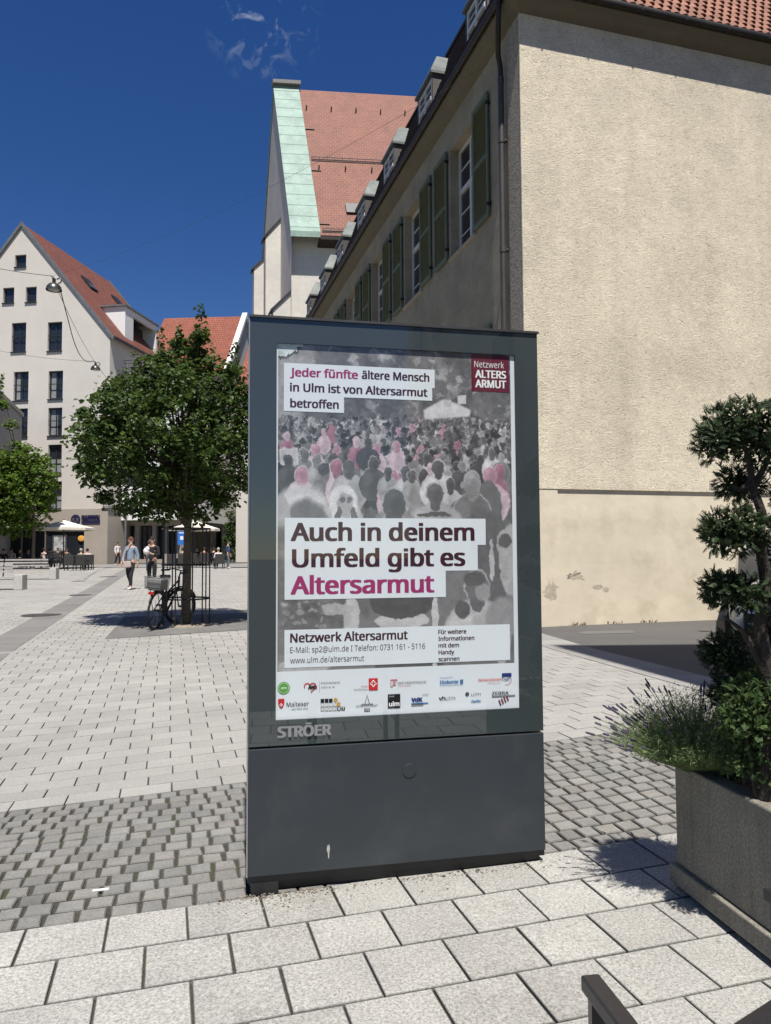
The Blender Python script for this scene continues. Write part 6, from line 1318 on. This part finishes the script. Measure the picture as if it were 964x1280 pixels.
# green bicycle parked by the cafe
def bicycle(name, label, loc, rz, lean, fc, basket, group=None, steer=0, wr=.34, bag=False):
    t = thing(name, label, 'bicycle', loc, 0, group); t.rotation_euler = (0, 0, rz); W = 1.06
    LM = Matrix.Rotation(lean, 4, 'X'); tr = lambda p: LM @ Vector(p)
    def wheel(x, M, nm='wheel'):
        b = MB(); b.tube([M @ Vector((wr * math.cos(a), 0, wr * math.sin(a))) for a in [i * math.pi / 18 for i in range(36)]], .021, 7, closed=True); w_ = b.build(nm, mm['rubber'], t, smooth=True)
        b = MB(); b.tube([M @ Vector(((wr - .03) * math.cos(a), 0, (wr - .03) * math.sin(a))) for a in [i * math.pi / 18 for i in range(36)]], .010, 5, closed=True); b.tube([M @ Vector((0, -.04, 0)), M @ Vector((0, .04, 0))], .02, 6); b.build('rim', mm['darkgrey'], w_, smooth=True)
        b = MB()
        for i in range(14): a = i * 2 * math.pi / 14; b.tube([M @ Vector((.015 * math.cos(a + .5), (-1) ** i * .02, .015 * math.sin(a + .5))), M @ Vector(((wr - .035) * math.cos(a), 0, (wr - .035) * math.sin(a)))], .0022, 3)
        b.build('spokes', mm['steel'], w_)
        b = MB(); b.tube([M @ Vector(((wr + .045) * math.cos(a), 0, (wr + .045) * math.sin(a))) for a in [(.15 + i * .1) * math.pi for i in range(8)]], .018, 5); b.build('mudguard', mm['black'], w_)
    wheel(0, LM @ Matrix.Translation((0, 0, wr + .02)))
    hd = Vector((W - .18, 0, .80)); SM = LM @ Matrix.Translation((W, 0, wr + .02)) @ Matrix.Rotation(steer, 4, 'Z'); wheel(1, SM)
    b = MB(); bb = (.45, 0, .30); st = (.30, 0, .78)
    for a, c, r in (((0, .06, wr), bb, .014), ((0, -.06, wr), bb, .014), ((0, .06, wr), (.31, 0, .70), .010), ((0, -.06, wr), (.31, 0, .70), .010), (bb, st, .019), (bb, (W - .18, 0, .74), .021), ((.33, 0, .64), (W - .20, 0, .88), .017), ((W - .17, 0, .70), (W - .21, 0, .95), .022)): b.tube([tr(a), tr(c)], r, 7)
    b.build('frame', fc, t, smooth=True)
    b = MB(); b.tube([tr((W - .17, .05, .72)), SM @ Vector((0, .055, 0))], .012, 6); b.tube([tr((W - .17, -.05, .72)), SM @ Vector((0, -.055, 0))], .012, 6); b.build('fork', mm['black'], t)
    cs, sn = math.cos(steer), math.sin(steer); H_ = lambda x, y, z: tr((W - .21 + x * cs - y * sn, x * sn + y * cs, z))
    b = MB(); b.tube([H_(-.16, -.30, 1.04), H_(.0, -.20, 1.08), H_(.04, 0, 1.06), H_(.0, .20, 1.08), H_(-.16, .30, 1.04)], .012, 6); b.tube([tr((W - .21, 0, .94)), H_(.03, 0, 1.06)], .014, 6); hb = b.build('handlebar', mm['black'], t, smooth=True)
    for s in (-1, 1): b = MB(); b.tube([H_(-.03, s * .28, 1.05), H_(-.20, s * .31, 1.035)], .018, 7); b.build('grip', mm['rubber'], hb)
    b = MB(); b.tube([tr(st), tr((.27, 0, .90))], .014, 6); b.build('seat_post', mm['steel'], t)
    b = MB(); pts = [(.10, 0), (.14, .085), (.22, .09), (.34, .045), (.42, .02), (.42, -.02), (.34, -.045), (.22, -.09), (.14, -.085)]; b.extrude([tr((x, y, .94 - .0 * x)) for x, y in pts], tr((0, 0, .055)) - tr((0, 0, 0))); b.build('saddle', mm['rubber'], t, bevel=.02)
    b = MB(); Mb = LM @ Matrix.Translation((.45, 0, .30)) @ Matrix.Rotation(R(90), 4, 'X'); b.lathe([(.09, -.055), (.09, -.045), (.02, -.045)], 18, Mb); b.tube([tr((.45, -.07, .30)), tr((.56, -.08, .18))], .011, 5); b.tube([tr((.45, .07, .30)), tr((.34, .08, .42))], .011, 5); b.box(.50, .62, -.15, -.07, .165, .19, M=LM); b.box(.28, .40, .07, .15, .41, .435, M=LM); b.build('pedals', mm['darkgrey'], t)
    b = MB()
    for s in (-.07, .07): b.tube([tr((.22, s, .74)), tr((-.28, s, .74))], .008, 5); b.tube([tr((-.20, s, .74)), tr((0, s, wr))], .007, 5)
    for x in (-.25, -.1, .05): b.tube([tr((x, -.07, .74)), tr((x, .07, .74))], .007, 5)
    rk = b.build('rear_rack', mm['black'], t)
    b = MB(); b.box(-.31, -.285, -.05, .05, .66, .71, M=LM); b.build('tail_light', mat('red_reflector', (.35, .012, .010), .3), rk)
    if basket:
        b = MB(); bx0, bx1, by_, bz0, bz1 = -.30, .10, .16, .755, .97
        for (P_, Q_) in (((bx0, -by_), (bx1, -by_)), ((bx1, -by_), (bx1, by_)), ((bx1, by_), (bx0, by_)), ((bx0, by_), (bx0, -by_))):
            for i in range(13):
                f_ = i / 12; x, y = P_[0] + (Q_[0] - P_[0]) * f_, P_[1] + (Q_[1] - P_[1]) * f_; b.tube([tr((x * .92 - .004, y * .9, bz0)), tr((x, y, bz1))], .003, 3)
            for i in range(7):
                z = bz0 + (bz1 - bz0) * i / 6; q = .9 + .1 * i / 6; b.tube([tr((P_[0] * q, P_[1] * q, z)), tr((Q_[0] * q, Q_[1] * q, z))], .006 if i == 6 else .003, 3)
        b.box(bx0 * .9, bx1 * .9, -by_ * .88, by_ * .88, bz0, bz0 + .008, M=LM); b.build('basket', mm['grey_metal'], t)
        b = MB(); b.box(bx0 * .84, bx1 * .84, -by_ * .82, by_ * .82, bz0 + .01, bz1 - .03, M=LM); o_ = b.build('basket_lining', cloth((.20, .20, .195)), t, bevel=.02)
    b = MB(); b.tube([tr((.12, .03, .30)), tr((-.02, .24, .0))], .009, 5); b.build('kickstand', mm['black'], t)
    return t
pr = G(193, 788); pf = G(211, 781); dirv = (pf - pr); ang = math.atan2(dirv.y, dirv.x)
bicycle('parked_bicycle', 'black bicycle with a wire basket on its rear rack leaning at the tree guard', (pr.x, pr.y, zg(pr.x, pr.y)), ang - R(8), R(6), mm['black'], True, steer=R(-32))
p = G(47, 712); bicycle('parked_bicycle', 'pale green bicycle parked side-on beside the cafe chairs at the left', (p.x, p.y, p.z), R(5), R(4), mat('sea_green_paint', (.06, .15, .14), .4), False)
# blue information board behind the maple
p = G(227, 709); t = thing('information_board', 'blue information board with a white symbol behind the maple', 'sign', (p.x, p.y, p.z), R(4))
z0, z1 = at(227, 681, p.y).z - p.z, at(227, 664, p.y).z - p.z; b = MB(); b.box(-.26, .26, -.03, .03, z0, z1); pn = b.build('panel', mat('sign_blue', (.02, .14, .50), .5), t); b = MB(); b.box(-.10, .10, -.036, -.031, (z0 + z1) / 2 - .12, (z0 + z1) / 2 + .12); b.box(-.18, .18, -.036, -.031, z1 - .14, z1 - .08); b.build('symbol', mm['white'], pn)
b = MB(); b.tube([(0, .05, 0), (0, .05, z1)], .03, 6); b.build('post', mm['steel'], t)

# ================================================================== CAR AT THE RIGHT
p = Vector((6.73, 12.82, 0)); p.z = zg(p.x, p.y); car = thing('parked_car', 'silver grey car parked on the road behind the planter plants, its nose towards the camera', 'car', p, R(-114))
# local x forward (nose), y to the car's left, z up
silver = mat('silver_car_paint', (.42, .43, .42), .3, .4, coat=.6); 
prof = lambda x: None
def loft(rings, m, name, parent, smooth=True, caps=True):
    b = MB(); n = len(rings[0]); vs = [v for r_ in rings for v in r_]
    fs = [[i * n + j, (i + 1) * n + j, (i + 1) * n + (j + 1) % n, i * n + (j + 1) % n] for i in range(len(rings) - 1) for j in range(n)]
    if caps: fs += [list(range(n)), list(range((len(rings) - 1) * n, len(rings) * n))[::-1]]
    b.add(vs, fs); return b.build(name, m, parent, smooth=smooth)
def sec(x, hw, z0, z1, sh=.75, n=10):
    pts = [(-hw * .93, z0), (-hw, z0 + .12), (-hw * 1.0, z0 + (z1 - z0) * .55), (-hw * .95, z0 + (z1 - z0) * .86), (-hw * sh, z1), (0, z1 + .02), (hw * sh, z1), (hw * .95, z0 + (z1 - z0) * .86), (hw, z0 + (z1 - z0) * .55), (hw, z0 + .12), (hw * .93, z0)]
    return [Vector((x, y, z)) for y, z in pts]
loft([sec(2.02, .62, .26, .58), sec(1.95, .76, .20, .66), sec(1.75, .84, .18, .76), sec(1.25, .87, .18, .86), sec(.75, .88, .18, .94), (sec(-1.3, .88, .18, .96)), sec(-1.8, .86, .2, .95), sec(-2.0, .80, .26, .88)], silver, 'body', car)
def cab(x, hw, z0, z1): return [Vector((x, -hw * 1.12, z0)), Vector((x, -hw, z1 - .06)), Vector((x, -hw * .8, z1)), Vector((x, hw * .8, z1)), Vector((x, hw, z1 - .06)), Vector((x, hw * 1.12, z0))]
loft([cab(.85, .70, .90, .93), cab(.20, .66, .92, 1.40), cab(-.6, .66, .92, 1.47), cab(-1.4, .64, .92, 1.40), cab(-1.9, .66, .90, .96)], mm['glass'], 'windows', car)
loft([[Vector((.14, y, z)) for y, z in ((-.60, 1.41), (-.5, 1.45), (.5, 1.45), (.60, 1.41))], [Vector((-.6, y, z)) for y, z in ((-.60, 1.475), (-.5, 1.51), (.5, 1.51), (.60, 1.475))], [Vector((-1.4, y, z)) for y, z in ((-.58, 1.41), (-.5, 1.44), (.5, 1.44), (.58, 1.41))]], silver, 'roof', car)
b = MB(); b.box(1.90, 2.045, -.66, .66, .21, .46); bp_ = b.build('bumper_grille', mm['black'], car, bevel=.03)
b = MB(); b.box(2.03, 2.055, -.60, .60, .30, .318); b.box(2.03, 2.055, -.55, .55, .24, .255); b.build('chrome_strip', mm['steel'], bp_)
b = MB(); b.box(2.046, 2.058, -.26, .26, .335, .447); lp = b.build('licence_plate', mm['white'], car); b = MB(); b.box(2.0585, 2.060, -.26, -.215, .336, .446); b.build('blue_band', bpy.data.materials['sign_blue'], lp)
b = MB(); 
for y in (-.17, -.12, -.03, .06, .11, .17): b.box(2.0585, 2.060, y - .006, y + .006, .355, .425)
b.build('plate_characters', mm['black'], lp)
for s in (-1, 1):
    b = MB(); b.ell((1.84, s * .66, .66), (.16, .14, .075), 12); b.build('headlight', mm['steel'], car, smooth=True)
    for x in (1.28, -1.3):
        Mx = Matrix.Translation((x, s * .80, .31)) @ Matrix.Rotation(R(90), 4, 'X'); b = MB(); b.lathe([(.20, -.10), (.30, -.11), (.315, -.08), (.315, .08), (.30, .11), (.20, .10)], 24, Mx); w_ = b.build('wheel', mm['rubber'], car, smooth=True); b = MB(); b.lathe([(.20, -.09), (.20, .09), (.02, .07)], 20, Mx); b.build('rim', mm['grey_metal'], w_)
    b = MB(); b.ell((.62, s * .98, .98), (.07, .11, .07), 10); b.build('mirror', silver, car, smooth=True)

# ================================================================== CHAIR ARM IN THE NEAR CORNER
A_ = at(737, 1217, 1.42); zc_ = A_.z
def lvl(px, py): d = ray(px, py); return Vector((0, 0, CAMH)) + d * ((zc_ - CAMH) / d.z)
Bc = lvl(836, 1345); Cc = lvl(985, 1247); ch = thing('terrace_armchair', 'dark metal armchair whose arm and back rail reach into the bottom right corner', 'chair', (A_.x, A_.y, zg(A_.x, A_.y)))
o3 = Vector(ch.location); dkm = mat('warm_black_powder_coat', (.020, .018, .019), .38, noise=(60, .15), bump=(300, .1, .001))
d1 = (Bc - A_).normalized(); d2 = (Cc - Bc).normalized(); s1 = Vector((d1.y, -d1.x, 0)).normalized(); s2 = Vector((d2.y, -d2.x, 0)).normalized()
def rail(p, q, s, wd, th): b = MB(); b.extrude([p - s * wd, p + s * wd, q + s * wd, q - s * wd], (0, 0, -th)); return b
rail(A_ - o3, Bc - o3 + d1 * .018, s1, .018, .028).build('arm_rail', dkm, ch, bevel=.004)
E2 = Cc + d2 * .28
rail(Bc - o3 + d2 * .02, E2 - o3, s2, .016, .026).build('back_rail', dkm, ch, bevel=.004)
E1 = E2 + (A_ - Bc); rail(E1 - o3, E2 - o3, s1, .018, .028).build('arm_rail', dkm, ch, bevel=.004)
for q in (A_ + d1 * .03, Bc - d1 * .02, E2 - d2 * .02, E1 + d1 * .03):
    b = MB(); g_z = zg(q.x, q.y) - o3.z; r_ = q - o3; b.box(r_.x - .013, r_.x + .013, r_.y - .013, r_.y + .013, g_z, r_.z - .029); b.build('leg', dkm, ch)
b = MB(); q = [A_ - o3, Bc - o3, E2 - o3, E1 - o3]; b.extrude([Vector((v.x, v.y, .44)) for v in q], (0, 0, -.03)); b.build('seat', dkm, ch)

# ================================================================== HANGING LAMPS AND WIRES
wire = mat('wire', (.05, .05, .05), .6)
lampm = mat('dark_lamp_metal', (.085, .085, .08), .35, .6, noise=(12, .2))
def sag(a, b_, s, n=14): return [a.lerp(b_, i / n) - Vector((0, 0, s * 4 * (i / n) * (1 - i / n))) for i in range(n + 1)]
def lamp(px, py, d, dia, label):
    c = at(px, py, d); t = thing('street_lamp', label, 'lamp', c, 0, 'lamps hung on wires over the plaza'); r = dia / 2
    b = MB(); b.lathe([(.02, .78 * r), (.30 * r, .76 * r), (.62 * r, .60 * r), (.88 * r, .30 * r), (r, -.12 * r), (r, -.2 * r), (.97 * r, -.2 * r), (.85 * r, .25 * r), (.05, .60 * r)], 24); b.build('shade', lampm, t, smooth=True)
    b = MB(); b.ell((0, 0, -.05 * r), (.80 * r, .80 * r, .28 * r), 14); b.build('diffuser', mat('frosted_glass_%d' % px, (.30, .31, .30), .2), t, smooth=True)
    b = MB(); b.tube([(0, 0, .7 * r), (0, 0, 1.35 * r)], .22 * r, 10); b.tube([(-.25 * r, 0, 1.35 * r), (0, 0, 1.55 * r), (-.45 * r, 0, 1.75 * r)], .07 * r, 6); b.tube([(.25 * r + .38 * r + .32 * r * math.cos(a), 0, 1.05 * r + .32 * r * math.sin(a)) for a in [2.6 - i * .5 for i in range(10)]], .08 * r, 6); b.build('hanger', mm['black'], t, smooth=True)
    return c
c1 = lamp(67.5, 361, 27, .56, 'larger dark dome lamp hanging in front of the white gable'); c2 = lamp(119.5, 461, 44, .56, 'smaller dark dome lamp lower down, left of the maple top')
k1, k2 = c1 + Vector((-.1, 0, .48)), c2 + Vector((-.08, 0, .46))
def cable(name, pts, r, label): b = MB(); b.tube(pts, r, 5); tag(b.build(name, wire, smooth=True), label, 'cable')
cable('span_wire', sag(at(-160, 290, 27), k1, .25), .012, 'thin wire running left from the larger lamp out of the picture')
fac = Vector(HC) + Vector((gy.x, gy.y, 0)) * 1.35 - Vector((gx.x, gx.y, 0)) * .02; fac.z = 11.7
cable('span_wire', sag(fac, k1, .5, 24), .0035, 'thin wire running from the larger lamp across to the shuttered house')
b = MB(); pw = [c1 + Vector((.25, 0, -.1)), at(84, 395, 30), at(93, 428, 34), at(101, 445, 38), at(109, 452, 42), k2]; 
def smooth_pts(p, n=6):
    o = []
    for i in range(len(p) - 1):
        a, b_, c, d = p[max(i - 1, 0)], p[i], p[i + 1], p[min(i + 2, len(p) - 1)]
        for j in range(n): t = j / n; o.append(.5 * ((2 * b_) + (c - a) * t + (2 * a - 5 * b_ + 4 * c - d) * t * t + (3 * b_ - a - 3 * c + d) * t ** 3))
    return o + [p[-1]]
cable('power_cable', smooth_pts(pw), .020, 'thicker dark cable drooping from the larger lamp to the smaller one')
cable('span_wire', sag(k1, k2, .2), .010, 'thin taut wire from the larger lamp to the smaller lamp')
cable('span_wire', sag(k2, at(160, 505, 58), .1), .014, 'thin wire from the smaller lamp down behind the maple crown')
cable('span_wire', sag(at(-30, 432, 44), k2, .2), .010, 'faint wire crossing the white house from the left to the smaller lamp')
